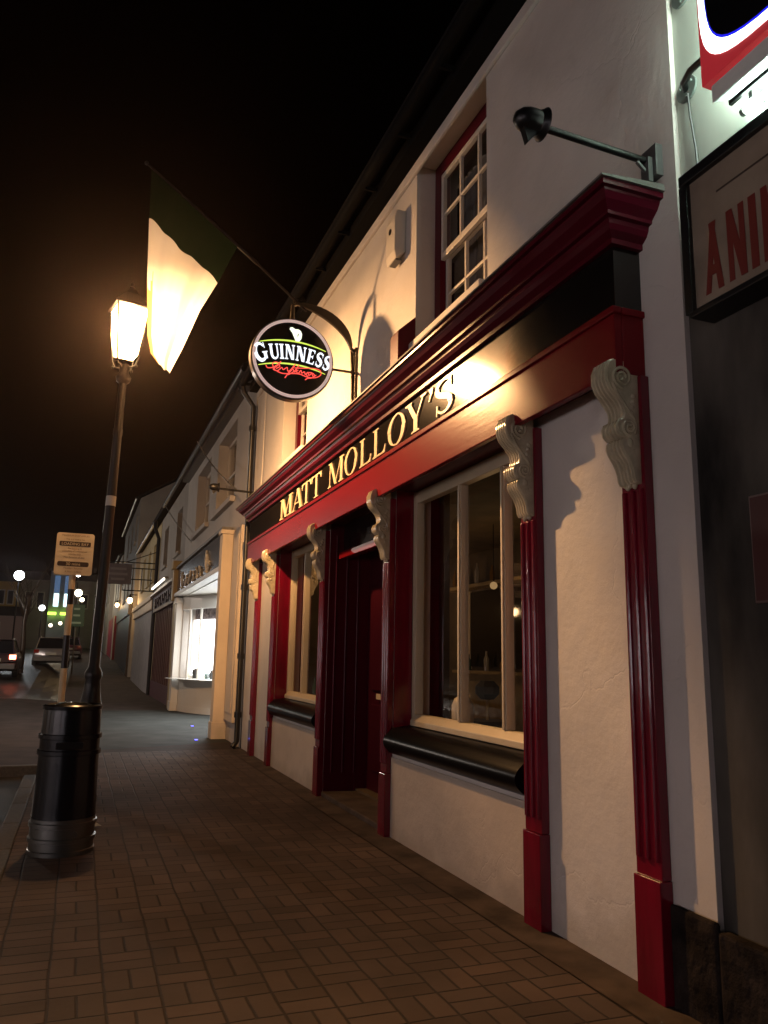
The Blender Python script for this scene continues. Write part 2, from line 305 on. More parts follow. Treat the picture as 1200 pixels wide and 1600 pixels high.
# ---------------------------------------------------------------- serif and block glyphs (unit cap height)
def glyph(ch, bold=False, serif=True):
    """returns (polygons, width)"""
    T = .20 if bold else .135; t = .10 if bold else .05; sl = .075 if serif else 0; st = .06 if bold else .042
    P = []
    def bar(x0, y0, x1, y1, w):           # slanted stroke with horizontal cuts
        P.append([(x0, y0), (x0 + w, y0), (x1 + w, y1), (x1, y1)])
    def ser(x, w, y):
        if serif: P.append([(x - sl, y), (x + w + sl, y), (x + w + sl, y + st), (x + w, y + st * 1.6), (x, y + st * 1.6), (x - sl, y + st)] if y < .5 else
                           [(x - sl, 1), (x - sl, 1 - st), (x, 1 - st * 1.6), (x + w, 1 - st * 1.6), (x + w + sl, 1 - st), (x + w + sl, 1)])
    def ribbon(pts, ws):
        L = []; Rr = []
        for i, p in enumerate(pts):
            a = pts[max(i - 1, 0)]; b = pts[min(i + 1, len(pts) - 1)]; dx, dy = b[0] - a[0], b[1] - a[1]; q = math.hypot(dx, dy) or 1
            nx, ny = -dy / q, dx / q; w = ws[i] / 2; L.append((p[0] + nx * w, p[1] + ny * w)); Rr.append((p[0] - nx * w, p[1] - ny * w))
        for i in range(len(pts) - 1): P.append([L[i], L[i + 1], Rr[i + 1], Rr[i]])
    if ch == 'I': bar(sl, 0, sl, 1, T); ser(sl, T, 0); ser(sl, T, 1); return P, T + 2 * sl
    if ch == 'L':
        bar(sl, 0, sl, 1, T); ser(sl, T, 0); ser(sl, T, 1)
        P.append([(sl + T, 0), (.62, 0), (.66, .27), (.62, .27), (.56, .10), (.47, .055), (sl + T, .055)] if serif else [(sl + T, 0), (.58, 0), (.58, T), (sl + T, T)]); return P, .66
    if ch == 'T':
        m = .36; bar(m - T / 2, 0, m - T / 2, 1, T); ser(m - T / 2, T, 0)
        P.append([(0, 1), (-.01, .74), (.03, .74), (.08, .89), (.14, .945), (.58, .945), (.64, .89), (.69, .74), (.73, .74), (.72, 1)]); return P, .72
    if ch == 'A':
        w = .78; bar(.05, 0, w / 2 - t * .4, 1, t if serif else T); bar(w - T - .05, 0, w / 2 - T * .55, 1, T)
        P.append([(.17, .30), (.60, .30), (.59, .30 + t), (.19, .30 + t)] if serif else [(.2, .24), (.62, .24), (.6, .38), (.22, .38)])
        ser(.05, t, 0); ser(w - T - .05, T, 0); return P, w
    if ch == 'M':
        w = .95; bar(.07, 0, .09, 1, t if serif else T); bar(w - T - .07, 0, w - T - .07, 1, T); bar(w / 2 - T * .5, .02, .09, 1, T); bar(w / 2 - t, .02, w - T * 1 - .07 + .02, 1, t if serif else T * .8)
        ser(.07, t, 0); ser(w - T - .07, T, 0); ser(.10, T * .4, 1); ser(w - T - .05, T - .02, 1); return P, w
    if ch == 'N':
        w = .80; bar(.07, 0, .07, 1, t if serif else T); bar(w - t - .07 - (0 if serif else T - t), 0, w - t - .07 - (0 if serif else T - t), 1, t if serif else T); bar(w - T - .09, 0, .07, 1, T * 1.15)
        ser(.07, t, 0); ser(.07, t, 1); ser(w - t - .07, t, 1); return P, w
    if ch == 'E':
        bar(sl, 0, sl, 1, T); ser(sl, T, 0); ser(sl, T, 1)
        P.append([(sl + T, 0), (.62, 0), (.64, .25), (.60, .25), (.54, .09), (sl + T, .06)]); P.append([(sl + T, 1), (.60, 1), (.60, .77), (.56, .77), (.51, .91), (sl + T, .94)])
        P.append([(sl + T, .47), (.45, .47), (.45, .38), (.49, .38), (.49, .64), (.45, .64), (.45, .54), (sl + T, .54)]); return P, .66
    if ch == 'U':
        bar(.07, .3, .07, 1, T); bar(.62, .3, .62, 1, t); ser(.07, T, 1); ser(.62, t, 1)
        pts = []; ws = []
        for i in range(13):
            a = PI + PI * i / 12; pts.append((.07 + T / 2 + (.62 + t / 2 - .07 - T / 2) / 2 * (1 + math.cos(a)), .32 + .29 * math.sin(a))); ws.append(T + (t - T) * (i / 12) ** .7)
        ribbon(pts, ws); return P, .74
    if ch == 'Y':
        m = .36; bar(m - T / 2, 0, m - T / 2, .46, T); ser(m - T / 2, T, 0); bar(m - T / 2, .42, .04, 1, T); bar(m + T / 2 - t, .42, .62, 1, t); ser(.06, T - .03, 1); ser(.62, t, 1); return P, .74
    if ch == 'O':
        n = 28; w = .84
        for i in range(n):
            q = []
            for k in (i, i + 1):
                a = 2 * PI * k / n; q.append((w / 2 + w / 2 * math.cos(a), .5 + .52 * math.sin(a)))
            for k in (i + 1, i):
                a = 2 * PI * k / n; q.append((w / 2 + (w / 2 - T * 1.12) * math.cos(a - .12), .5 + (.52 - t) * math.sin(a)))
            P.append(q)
        return P, w
    if ch == 'S':
        pts = []; ws = []; c1 = (.29, .745); c2 = (.29, .255)
        for i in range(9): a = R(25) + R(155) * i / 8; pts.append((c1[0] + .22 * math.cos(a), c1[1] + .225 * math.sin(a))); ws.append(t + (T * .95 - t) * (i / 8) ** 2)
        for x, y, w in ((.10, .655, T), (.19, .57, T * 1.15), (.29, .51, T * 1.2), (.39, .45, T * 1.15), (.475, .36, T)): pts.append((x, y)); ws.append(w)
        for i in range(9): a = R(0) - R(155) * i / 8; pts.append((c2[0] + .2 * math.cos(a), c2[1] + .225 * math.sin(a))); ws.append(T * .95 + (t - T * .95) * (i / 8) ** .6)
        ribbon(pts, ws)
        P.append([(.49, .98), (.515, .98), (.515, .70), (.48, .70)]); P.append([(.06, .02), (.085, .02), (.10, .32), (.06, .32)]); return P, .57
    if ch == 'G':
        pts = []; ws = []
        for i in range(21):
            a = R(38) + R(285) * i / 20; pts.append((.42 + .34 * math.cos(a), .5 + .46 * math.sin(a)))
            ws.append(t + (T * 1.15 - t) * max(0, math.sin((a - R(50)) * .62)) ** 1.2)
        ribbon(pts, ws); P.append([(.60, .10), (.60 + T, .10), (.60 + T, .44), (.60, .44)]); P.append([(.52, .44), (.88, .44), (.88, .50), (.52, .50)])
        P.append([(.70, 1.0), (.74, 1.0), (.76, .68), (.72, .68)]); return P, .88
    if ch == "'": return [[(.0, 1.0), (.17, 1.0), (.15, .84), (.03, .62), (.0, .63), (.07, .84)]], .18
    return [], .3

def put_glyph(mb, ch, org, ux, uz, un, h, wscale, depth, **k):
    """org: base point, ux: unit vector along the text, uz: up, un: outward normal"""
    ps, w = glyph(ch, **k); org = Vector(org); ux = Vector(ux); uz = Vector(uz); un = Vector(un)
    for i, p in enumerate(ps):
        dd = depth + (i % 7) * .0007 * (1 if h > .15 else .3)
        a = [org + ux * (q[0] * h * wscale) + uz * (q[1] * h) for q in p]; b = [q + un * dd for q in a]; n = len(p)
        mb.add(a + b, [list(range(n)), list(range(2 * n - 1, n - 1, -1))] + [(j, (j + 1) % n, n + (j + 1) % n, n + j) for j in range(n)])
    return w * h * wscale

# ---------------------------------------------------------------- ground
def lerp(tab, y):
    if y <= tab[0][0]: return tab[0][1]
    for (a, b), (c, d) in zip(tab, tab[1:]):
        if y <= c: return b + (d - b) * (y - a) / (c - a)
    return tab[-1][1]
FT = [(34, 0), (44, .25), (63, 1.15), (100, 2.1), (300, 5)]; RT = [(24, 0), (32, .25), (42, .95), (63, 1.5), (100, 2.1), (300, 5)]
def zg(x, y):
    s = min(1, max(0, (-x - 3.0) / 1.2)); return lerp(FT, y) * (1 - s) + lerp(RT, y) * s
def sheet(xs, ys, dz, mb=None):
    mb = mb or MB(); n = len(ys); vs = [(x, y, zg(x, y) + dz) for x in xs for y in ys]; fs = []
    for i in range(len(xs) - 1):
        for j in range(n - 1): fs.append((i * n + j, (i + 1) * n + j, (i + 1) * n + j + 1, i * n + j + 1))
    mb.add(vs, fs); return mb
YS = [-30, -10, 0, 6, 12, 18, 24, 28, 32, 34, 38, 42, 44, 50, 56, 63, 75, 88, 100, 140, 200, 300]
struct('ground', sheet([-300, -60, -16, -4.2, -3.6, -3, 0, 10, 60, 300], YS, -.16), GROUNDM)
struct('road', sheet([-10.5, -8, -6, -4.8, -4.2, -3.8, -3.4, -3.16], YS, -.13), ASPH)
fp = sheet([-2.98, -1.5, -.25], [y for y in YS if y <= 12] + [13.2], 0)
struct('brick_footpath', fp, PAVE)
struct('footpath_edge', sheet([-.25, .3], [y for y in YS if y <= 12] + [13.2], .004), CONC)
gp = sheet([-2.98, -1.5, .1], [13.2, 18, 24, 28.5], 0)
gp2 = MB(); gp2.add([(-2.98, 13.2, .004), (-.3, 14.2, .004), (1.9, 14.95, .004), (1.9, 22.6, .004), (-2.98, 22.6, .004)], [(0, 1, 2, 3, 4)])
struct('grey_pavement_patch', gp2, GREYPAV)
struct('pavement_far', sheet([-2.98, -1.5, -.3, .8, 3], [13.2, 18, 24, 28, 32, 34, 38, 42, 44, 50, 56, 63, 75, 88, 100, 140], 0), BROWNPAV)
bo = sheet([-7.5, -6, -4.8, -4.2, -3.8, -3.4, -2.985], [12.0, 18, 24, 27], -.004)
struct('pavement_buildout', bo, BROWNPAV)
k = MB()
ks = [-30, -12] + [y * 1.0 for y in range(-11, 12)]
for a, b in zip(ks, ks[1:]): k.box(-3.13, -2.984, a + .004, b - .004, -.2, .006)
k.box(-7.65, -2.984, 11.86, 11.996, -.2, .004)
for a, b in zip(YS[9:], YS[10:]):
    k.prism([(a, zg(-3, a) - .2), (b, zg(-3, b) - .2), (b, zg(-3, b) + .006), (a, zg(-3, a) + .006)], 'x', -3.13, -2.984)
struct('kerb', k, KERB, bevel=.012)
op = sheet([-14, -12, -10.6], YS, 0); struct('opposite_footpath', op, GREYPAV)
ml = MB()
for y in range(0, 90, 9): ml.add([(-6.9, y, zg(-6.9, y) - .122), (-6.8, y, zg(-6.8, y) - .122), (-6.8, y + 3, zg(-6.8, y + 3) - .122), (-6.9, y + 3, zg(-6.9, y + 3) - .122)], [(0, 1, 2, 3)])
struct('road_markings', ml, mat('worn_road_paint', (.4, .4, .38), .6, var=.6, vscale=20))

# ================================================================ THE PUB
PY0, PY1 = 2.82, 13.30
pub = thing('pub_building', 'two storey white rendered pub with crimson and black shopfront and raised cream lettering', 'pub', (0, 8.0, 0))
holes = [(4.30, 6.57, .90, 3.04), (6.72, 8.62, 0, 3.04), (8.80, 11.10, .90, 3.04), (4.80, 6.17, 4.30, 6.12), (9.89, 11.26, 4.30, 6.12)]
w = wall_holes(MB(), 0, .35, PY0, PY1, 0, 6.3, holes)
w.build('facade_wall', WHITE, pub)
# body behind (side and back walls, closed box without a front)
b = MB(); b.box(.35, .6, PY0, PY0 + .2, 0, 6.3); b.box(.6, 9, PY0, PY0 + .2, 0, 6.3); b.box(.35, 9, PY1 - .2, PY1, 0, 6.3); b.box(8.8, 9, PY0 + .2, PY1 - .2, 0, 6.3)
b.box(.36, 8.8, PY0 + .2, PY1 - .2, 3.3, 3.5)
b.build('rear_walls', WHITE, pub)
rf = MB(); rf.prism([(-.34, 6.36), (4.5, 9.3), (9.3, 6.36), (9.3, 6.26), (4.5, 9.18), (-.30, 6.27)], 'y', PY0 - .05, PY1 + .05)
rf.build('roof', SLATE, pub)
ev = MB(); ev.box(-.17, .0, PY0, PY1, 6.13, 6.262); ev.build('eaves_board', EAVE, pub)
gt = MB(); gt.tube([(-.30, PY0 - .1, 6.27), (-.30, PY1 + .1, 6.25)], .062, 12)
for yy in [3.2 + i * .9 for i in range(12)]: gt.box(-.3, -.165, yy, yy + .03, 6.18, 6.225)
gt.build('gutter', EAVE, pub, smooth=True)
# wall head moulding
MB().box(-.035, 0, PY0, PY1, 6.02, 6.128).build('wall_head_moulding', WHITE, pub, bevel=.01)
# --- fascia
Y0, Y1 = 3.12, 12.60
fas = MB().box(-.17, -.001, Y0, Y1, 3.30, 3.69).build('fascia_board', BLACKG, pub)
band = MB(); band.box(-.188, -.14, Y0 - .01, Y1 + .01, 2.955, 3.298); band.box(-.205, -.15, Y0 - .025, Y1 + .025, 3.275, 3.315)
band.box(-.139, -.001, Y0 - .01, Y0 + .04, 2.955, 3.298); band.box(-.149, -.001, Y0 - .025, Y0 + .03, 3.276, 3.314); band.box(-.139, -.001, Y1 - .04, Y1 + .01, 2.955, 3.298)
band.build('lower_fascia_band', REDF, pub, bevel=.006)
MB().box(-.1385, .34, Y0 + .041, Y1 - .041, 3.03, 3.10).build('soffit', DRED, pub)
# cornice: stepped and curved profile swept round three sides
prof = [(.172, 3.66), (.20, 3.66), (.20, 3.69), (.215, 3.70), (.235, 3.715), (.25, 3.74), (.255, 3.765), (.28, 3.768), (.283, 3.785), (.30, 3.80), (.325, 3.82), (.345, 3.85), (.348, 3.862), (.372, 3.864), (.374, 3.892)]
c = MB(); vs = []; fs = []
for px, z in prof:
    g = px - .17; vs += [(0, Y0 - g, z), (-px, Y0 - g, z), (-px, Y1 + g, z), (0, Y1 + g, z)]
for i in range(len(prof) - 1):
    for kk in range(3): fs.append((4 * i + kk, 4 * i + kk + 1, 4 * i + 4 + kk + 1, 4 * i + 4 + kk))
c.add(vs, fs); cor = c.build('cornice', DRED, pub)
fl = MB(); g = .22; fl.add([(0, Y0 - g, 3.895), (-.39, Y0 - g, 3.89), (-.39, Y1 + g, 3.89), (0, Y1 + g, 3.895), (0, Y0 - g + .01, 3.94), (-.385, Y0 - g + .01, 3.908), (-.385, Y1 + g - .01, 3.908), (0, Y1 + g - .01, 3.94)],
     [(0, 1, 2, 3), (4, 5, 6, 7), (0, 1, 5, 4), (1, 2, 6, 5), (2, 3, 7, 6), (3, 0, 4, 7)])
fl.build('flashing', LEAD, cor)
# --- lettering
lt = MB(); H = .275; ZB = 3.345
L = [('M', 10.46, 9.80), ('A', 9.77, 9.28), ('T', 9.31, 8.90), ('T', 8.87, 8.46), ('M', 8.18, 7.63), ('O', 7.60, 7.19), ('L', 7.12, 6.78), ('L', 6.74, 6.40), ('O', 6.35, 5.94), ('Y', 5.93, 5.50), ("'", 5.46, 5.37), ('S', 5.34, 5.01)]
for word_, part in (('MATT', L[:4]), ("MOLLOY'S", L[4:])):
    lt = MB()
    for ch, ya, yb in part:
        _, gw = glyph(ch); put_glyph(lt, ch, (-.1705, ya, ZB), (0, -1, 0), (0, 0, 1), (-1, 0, 0), H, (ya - yb) / (gw * H), .011)
    lt.build('raised_lettering', GOLD, fas, label="raised cream serif lettering reading " + word_)
# --- pilasters with corbels
def corbel_mb(yc, wd=.135):
    m = MB()
    pr = [(.05, 3.02), (.19, 3.025), (.222, 3.01), (.238, 2.97), (.238, 2.915), (.222, 2.875), (.195, 2.845), (.165, 2.815), (.145, 2.78), (.138, 2.745), (.145, 2.715), (.175, 2.70), (.186, 2.675), (.18, 2.645), (.158, 2.625),
          (.138, 2.618), (.158, 2.60), (.162, 2.575), (.148, 2.545), (.125, 2.515), (.108, 2.48), (.098, 2.45), (.094, 2.415), (.082, 2.395), (.05, 2.385)]
    m.prism([(-a, z) for a, z in pr], 'y', yc - wd / 2, yc + wd / 2)
    # ribs along the front face
    for q in range(5):
        yy = yc - wd / 2 + wd * (q + .5) / 5
        m.tube([(-a - .001, yy, z) for a, z in pr[1:-1]], .0105, 6)
    for sgn in (-1, 1):
        ys = yc + sgn * wd / 2
        for (cx, cz, r0, turns) in ((.150, 2.935, .062, 2.1), (.118, 2.672, .043, 1.7)):
            pts = []; nn = 34
            for i in range(nn):
                f = i / (nn - 1); a = -PI / 2 + f * turns * 2 * PI; rr = r0 * (1 - f * .85); pts.append((-(cx + rr * math.cos(a)), ys + sgn * .002, cz + rr * math.sin(a)))
            m.tube(pts, [.0095] * (nn - 4) + [.011, .013, .013, .010], 6)
        m.tube([(-.212, ys, 2.90), (-.185, ys, 2.845), (-.15, ys, 2.80), (-.12, ys, 2.76), (-.085, ys, 2.72), (-.075, ys, 2.68), (-.085, ys, 2.64)], .009, 6)
        for q in range(4): m.sphere((-.085 - .006 * q, ys, 2.84 - q * .03), .016, 8, (1, .6, .8))
    # leaf drop
    for q, (a, z, r_) in enumerate(((.125, 2.60, .036), (.11, 2.555, .034), (.10, 2.51, .031), (.088, 2.465, .027), (.08, 2.425, .022), (.075, 2.39, .02))):
        for s_ in (-1, 0, 1): m.sphere((-a + abs(s_) * .01, yc + s_ * wd * .36 * (1 - q * .09), z - abs(s_) * .006), r_, 10, (.75, .8, 1.0))
    return m
pils = [(3.09, 3.27), (4.10, 4.28), (6.57, 6.715), (8.625, 8.79), (11.10, 11.26), (12.27, 12.45)]
plabel = [None] * 6
for i, (a, b_) in enumerate(pils):
    m = MB(); yc = (a + b_) / 2
    m.box(-.055, -.001, a, b_, .52, 2.954)
    m.box(-.072, -.001, a - .004, b_ + .004, .0, .519)
    for q in range(3):
        yy = a + (b_ - a) * (q + .5 + .08 * (q - 1)) / 3.0
        m.tube([(-.055, yy, .60), (-.055, yy, 2.36)], .017, 10)
    p_ = m.build('pilaster', RED, pub, bevel=.004)
    corbel_mb(yc, min(.135, (b_ - a) * .8)).build('corbel', CORB, p_, smooth=True)
# --- shop windows
def shop_window(ya, yb, muls, near_hidden=True):
    x = .20; zt, zb = 3.02, .93
    f = MB(); fw = .075
    f.box(x - .03, x + .05, ya, ya + fw, zb, zt); f.box(x - .03, x + .05, yb - fw, yb, zb, zt)
    f.box(x - .028, x + .05, ya + fw, yb - fw, zt - .11, zt); f.prism([(x - .075, zb), (x - .075, zb + .045), (x - .02, zb + .095), (x + .05, zb + .095), (x + .05, zb)], 'y', ya + fw, yb - fw)
    fr = f.build('shop_window', CREAMP, pub, bevel=.006)
    for mm in muls:
        q = MB(); q.box(x - .026, x + .045, mm - .028, mm + .028, zb + .096, zt - .111); q.box(x - .038, x - .027, mm - .013, mm + .013, zb + .096, zt - .111); q.build('mullion', CREAMP, fr, bevel=.005)
    MB().box(x + .012, x + .018, ya + fw, yb - fw, zb + .09, zt - .1).build('pane', GLASS, fr)
    s_ = MB(); s_.prism([(.168, .929), (.168, .69)] + [(-.012 - .088 * math.sin(PI * q / 12) ** .8, .69 + .205 * q / 12 + (.0 if q < 12 else .012)) for q in range(13)], 'y', ya + .01, yb - .01)
    s_.build('sill', BLACKS, fr, smooth=True)
    MB().box(.001, .169, yb + .0, yb + .012, .7, 3.029).build('reveal', RED, fr); MB().box(.001, .169, ya - .012, ya, .7, 3.029).build('reveal', RED, fr)
    return fr
shop_window(4.313, 6.557, [4.92, 5.62]); shop_window(8.813, 11.087, [9.55, 10.32])
for ya, yb in ((4.284, 6.566), (8.794, 11.096)):
    r_ = MB(); r_.box(-.016, -.001, ya, yb, .0, .66); r_.build('stall_riser', render_mat('riser_render', (.58, .49, .41), grime=(.22, .16, .11), grime_h=.3, amount=.3), pub, bevel=.004)
# --- door recess
d = MB(); d.box(.351, .50, 8.58, 8.64, .0, 3.03); d.box(.001, .35, 8.606, 8.619, .0, 3.029)
for q in range(3): d.tube([(.08 + q * .13, 8.60 - (.02 if q == 2 else 0), .25), (.08 + q * .13, 8.60 - (.02 if q == 2 else 0), 2.9)], .012, 6)
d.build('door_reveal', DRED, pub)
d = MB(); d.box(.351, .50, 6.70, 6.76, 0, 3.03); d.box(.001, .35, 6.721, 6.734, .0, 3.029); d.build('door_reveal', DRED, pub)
do = MB(); do.box(.48, .54, 6.761, 8.579, .06, 3.02)
for a, b_ in ((6.95, 7.60), (7.74, 8.40)):
    for z0, z1 in ((.3, 1.0), (1.15, 2.3)): do.box(.455, .479, a, b_, z0, z1)
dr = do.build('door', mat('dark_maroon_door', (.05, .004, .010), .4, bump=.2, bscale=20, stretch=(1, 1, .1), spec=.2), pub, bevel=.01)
MB().tube([(.48, 7.66, 1.0), (.42, 7.66, 1.05), (.42, 7.66, 1.25), (.48, 7.66, 1.3)], .012, 8).build('door_handle', GOLD, dr, smooth=True)
MB().box(.10, .20, 6.735, 8.605, 2.62, 2.70).build('transom_bar', REDF, pub, bevel=.008)
MB().box(.16, .172, 6.735, 8.605, 2.701, 3.029).build('fanlight', mat('black_fanlight_glass', (.01, .008, .01), .1), pub)
MB().box(7.0 - 7.0, .45, 7.9, 8.2, 1.08, 1.0801) if False else None
MB().box(.447, .4545, 7.95, 8.2, 1.06, 1.12).build('letter_plate', GOLD, dr, bevel=.002)
MB().box(-.02, .478, 6.722, 8.618, 0.0, .055).build('door_step', CONC, pub, bevel=.01)
# --- upper sash windows
def sash(ya, yb):
    X = .19; z0, z1 = 4.31, 6.118; r = .125
    f = MB(); f.box(X, X + .1, ya + .002, ya + r, z0, z1); f.box(X, X + .1, yb - r, yb - .002, z0, z1); f.box(X, X + .1, ya + r, yb - r, z1 - .13, z1)
    fr = f.build('upper_window', DRED, pub, bevel=.004, label='sash window with dark red box frame and white glazing bars')
    a, b_ = ya + r + .002, yb - r - .002; zm = 5.12; top = z1 - .133
    def leaf(x, za, zb, rows, cols):
        m = MB(); t = .045
        m.box(x, x + .04, a, a + t, za, zb); m.box(x, x + .04, b_ - t, b_, za, zb); m.box(x + .001, x + .039, a + t, b_ - t, za, za + .06); m.box(x + .001, x + .039, a + t, b_ - t, zb - .05, zb)
        for c_ in range(1, cols): y = a + t + (b_ - a - 2 * t) * c_ / cols; m.box(x + .004, x + .036, y - .013, y + .013, za + .06, zb - .05)
        for r_ in range(1, rows): z = za + .06 + (zb - za - .11) * r_ / rows; m.box(x + .006, x + .034, a + t, b_ - t, z - .013, z + .013)
        m.build('sash', WHITEP, fr, bevel=.003); MB().box(x + .018, x + .022, a + t, b_ - t, za + .05, zb - .04).build('pane', GLASS, fr)
    leaf(X - .0 + .005, zm, top, 2, 3); leaf(X + .055, z0 + .06, zm + .055, 2, 3)
    cu = MB(); n = 60; vs = []; fs = []
    for i in range(n + 1):
        y = a + (b_ - a) * i / n; xx = X + .24 + .02 * math.sin(i * 1.3) + .008 * math.sin(i * 3.1); vs += [(xx, y, z0), (xx, y, top)]
    for i in range(n): fs.append((2 * i, 2 * i + 2, 2 * i + 3, 2 * i + 1))
    cu.add(vs, fs); cu.build('net_curtain', CURT, fr, smooth=True)
    MB().box(-.07, .189, ya + .003, yb - .003, 4.24, 4.305).build('sill', WHITE, fr, bevel=.01)
    MB().box(.7, .75, ya - .2, yb + .2, 4.0, 6.3).build('dark_backing', WOODD, fr)
sash(4.80, 6.17); sash(9.89, 11.26)
# --- pub interior behind the shop windows
it = MB(); it.box(3.4, 3.5, 3.1, 13.0, 0, 3.25); it.box(.36, 3.4, 3.1, 13.0, 0, .08); it.box(.36, 3.4, 3.03, 3.1, .08, 3.25); it.box(.36, 3.4, 12.96, 13.05, .08, 3.25); it.box(.36, 3.5, 3.03, 13.05, 3.251, 3.29); it.box(.541, .6, 6.68, 8.66, .08, 3.25)
it.build('interior_walls', INTW, pub)
MB().box(3.34, 3.399, 9.0, 11.9, .08, 1.29).build('interior_dado', INTY, pub); MB().box(3.22, 3.399, 8.9, 12.0, 1.291, 1.335).build('interior_ledge', INTY, pub); MB().box(3.15, 3.399, 8.9, 12.2, 2.64, 2.70).build('interior_shelf', INTY, pub, bevel=.01)
pf = MB().box(3.36, 3.399, 9.5, 11.6, 1.40, 2.60).build('dark_mirror', mat('dark_mirror', (.02, .016, .012), .08), pub); MB().box(3.35, 3.395, 11.62, 11.72, 1.36, 2.62).build('mirror_frame', GOLD, pf)
for q, (yy, zz, hh) in enumerate(((12.0, 2.705, .3), (11.7, 2.705, .22), (11.2, 2.705, .34), (10.7, 2.705, .25), (11.5, 1.34, .25), (10.9, 1.34, .3), (10.4, 1.34, .2))):
    bo_ = MB().lathe([(.001, 0), (.04, 0), (.042, hh * .6), (.016, hh * .8), (.015, hh), (.001, hh)], (3.27, yy, zz), n=12).build('bar_bottle', mat('bar_glass', [(.25, .13, .04), (.04, .08, .04), (.4, .35, .28)][q % 3], .12), None, smooth=True)
    tag(bo_, ['tallish amber bottle at the far end of the bar shelf', 'short green bottle second on the bar shelf', 'tall pale bottle in the middle of the bar shelf', 'amber bottle nearest on the bar shelf', 'green bottle at the far end of the ledge below the dark mirror', 'tall pale bottle in the middle of the ledge below the dark mirror', 'short amber bottle nearest on the ledge below the dark mirror'][q], 'bottle', 'bottles at the back of the bar')
# ---------------- things inside the window
jug = thing('stone_jar', 'pale stone jar standing inside the left bay of the near shop window', 'jar', (.36, 5.93, .93))
MB().lathe([(.001, 0), (.085, 0), (.09, .02), (.092, .2), (.07, .255), (.04, .275), (.036, .31), (.045, .325), (.001, .326)], (.36, 5.93, .93), n=20).build('jar_body', CREAMP, jug, smooth=True)
MB().tube([(.40, 5.93, 1.24), (.43, 5.93, 1.22), (.43, 5.93, 1.19), (.415, 5.93, 1.175)], .008, 8).build('handle', CREAMP, jug, smooth=True)
ledge = MB().box(.352, .62, 4.32, 6.55, .86, .925).build('window_ledge', INTY, pub)
lan = thing('round_table', 'dark round table with an octagonal lamp on a stem, seen through the near window', 'table', (2.9, 10.2, .08))
MB().tube([(2.9, 10.2, .08), (2.9, 10.2, .12), (2.9, 10.2, .56), (2.9, 10.2, .62), (2.9, 10.2, .66)], [.2, .18, .12, .30, .32], 20).build('table', WOODD, lan, smooth=True)
MB().tube([(2.9, 10.2, .66), (2.9, 10.2, .98)], .02, 8).build('stem', GOLD, lan)
MB().lathe([(.001, -.13), (.10, -.13), (.18, -.05), (.18, .05), (.10, .13), (.001, .13)], (2.9, 10.2, 1.08), n=8).build('lamp_shade', WOODD, lan)
bl = bpy.data.lights.new('bar_light', 'POINT'); bl.energy = 9; bl.color = (1, .6, .25); bl.shadow_soft_size = .08
blo = bpy.data.objects.new('bar_light', bl); COL.objects.link(blo); blo.location = (2.3, 8.9, 2.5)
bl2 = bpy.data.lights.new('snug_light', 'POINT'); bl2.energy = 10; bl2.color = (1, .6, .28); bl2.shadow_soft_size = .08
blo2 = bpy.data.objects.new('snug_light', bl2); COL.objects.link(blo2); blo2.location = (2.2, 12.2, 2.5)
for (o_, lb, yy) in ((blo, 'small lit globe lamp hanging inside above the bar, nearer the door', 8.9), (blo2, 'small lit globe lamp hanging inside at the far end of the bar', 12.2)):
    t = thing('hanging_lamp', lb, 'lamp', (o_.location.x, o_.location.y, 2.45)); MB().sphere((o_.location.x, o_.location.y, 2.45), .05, 12).build('globe', emit_mat('amber_globe', (1, .6, .25), .35), t, smooth=True)
    MB().tube([(o_.location.x, o_.location.y, 2.5), (o_.location.x, o_.location.y, 3.3)], .006, 6).build('flex', BLACKM, t)
    o_.location.z = 2.36
bt = []
for i in range(6):
    y = 9.15 + i * .3
    o = MB().lathe([(.001, 0), (.035, 0), (.037, .02), (.037, .17), (.014, .23), (.013, .29), (.001, .29)], (.46, y, .93), n=12).build('bottle', mat('bottle_glass', random.choice([(.03, .06, .03), (.15, .08, .03), (.3, .28, .25)]), .15), smooth=True)
    o['label'] = ('bottle number from the far end along the sill inside the far shop window', ) and ['clear bottle nearest the door inside the far shop window', 'second bottle from the door inside the far shop window', 'third bottle from the door inside the far shop window', 'fourth bottle from the door inside the far shop window', 'bottle second from the far end inside the far shop window', 'bottle at the far end inside the far shop window'][i]
    o['category'] = 'bottle'; o['group'] = 'bottles inside the far shop window'
MB().box(.352, .62, 8.82, 11.08, .86, .925).build('window_ledge', INTY, pub)

# ---------------- things fixed on the pub
al = thing('alarm_box', 'white burglar alarm box high on the white wall beside the upper sash window', 'alarm', (0, 6.53, 5.5))
MB().prism([(-.0, 5.36), (-.10, 5.28), (-.12, 5.36), (-.12, 5.70), (-.10, 5.79), (0, 5.79)], 'y', 6.42, 6.66).build('casing', WHITEP, al, bevel=.012)
MB().lathe([(.001, 0), (.03, 0), (.03, .006), (.001, .006)], (-.127, 6.54, 5.60), 'x', 14).build('lens', BLACKM, al)
MB().box(-.09, -.03, 6.46, 6.62, 5.275, 5.295).build('siren_grille', GREYM, al)
rb = thing('wall_box', 'dark red wooden box mounted on the wall just above the cornice', 'box', (0, 6.2, 4.1))
MB().prism([(0, 4.0), (-.17, 4.0), (-.17, 4.42), (0, 4.58)], 'y', 6.16, 6.36).build('casing', DRED, rb, bevel=.008)
MB().box(-.19, 0, 6.14, 6.38, 3.965, 3.999).build('base_board', DRED, rb, bevel=.004)
jb = thing('junction_box', 'small white junction box above the far end of the cornice', 'box', (-.1, 12.5, 4.0))
MB().box(-.16, -.0, 12.40, 12.56, 3.98, 4.12).build('casing', WHITEP, jb, bevel=.01)
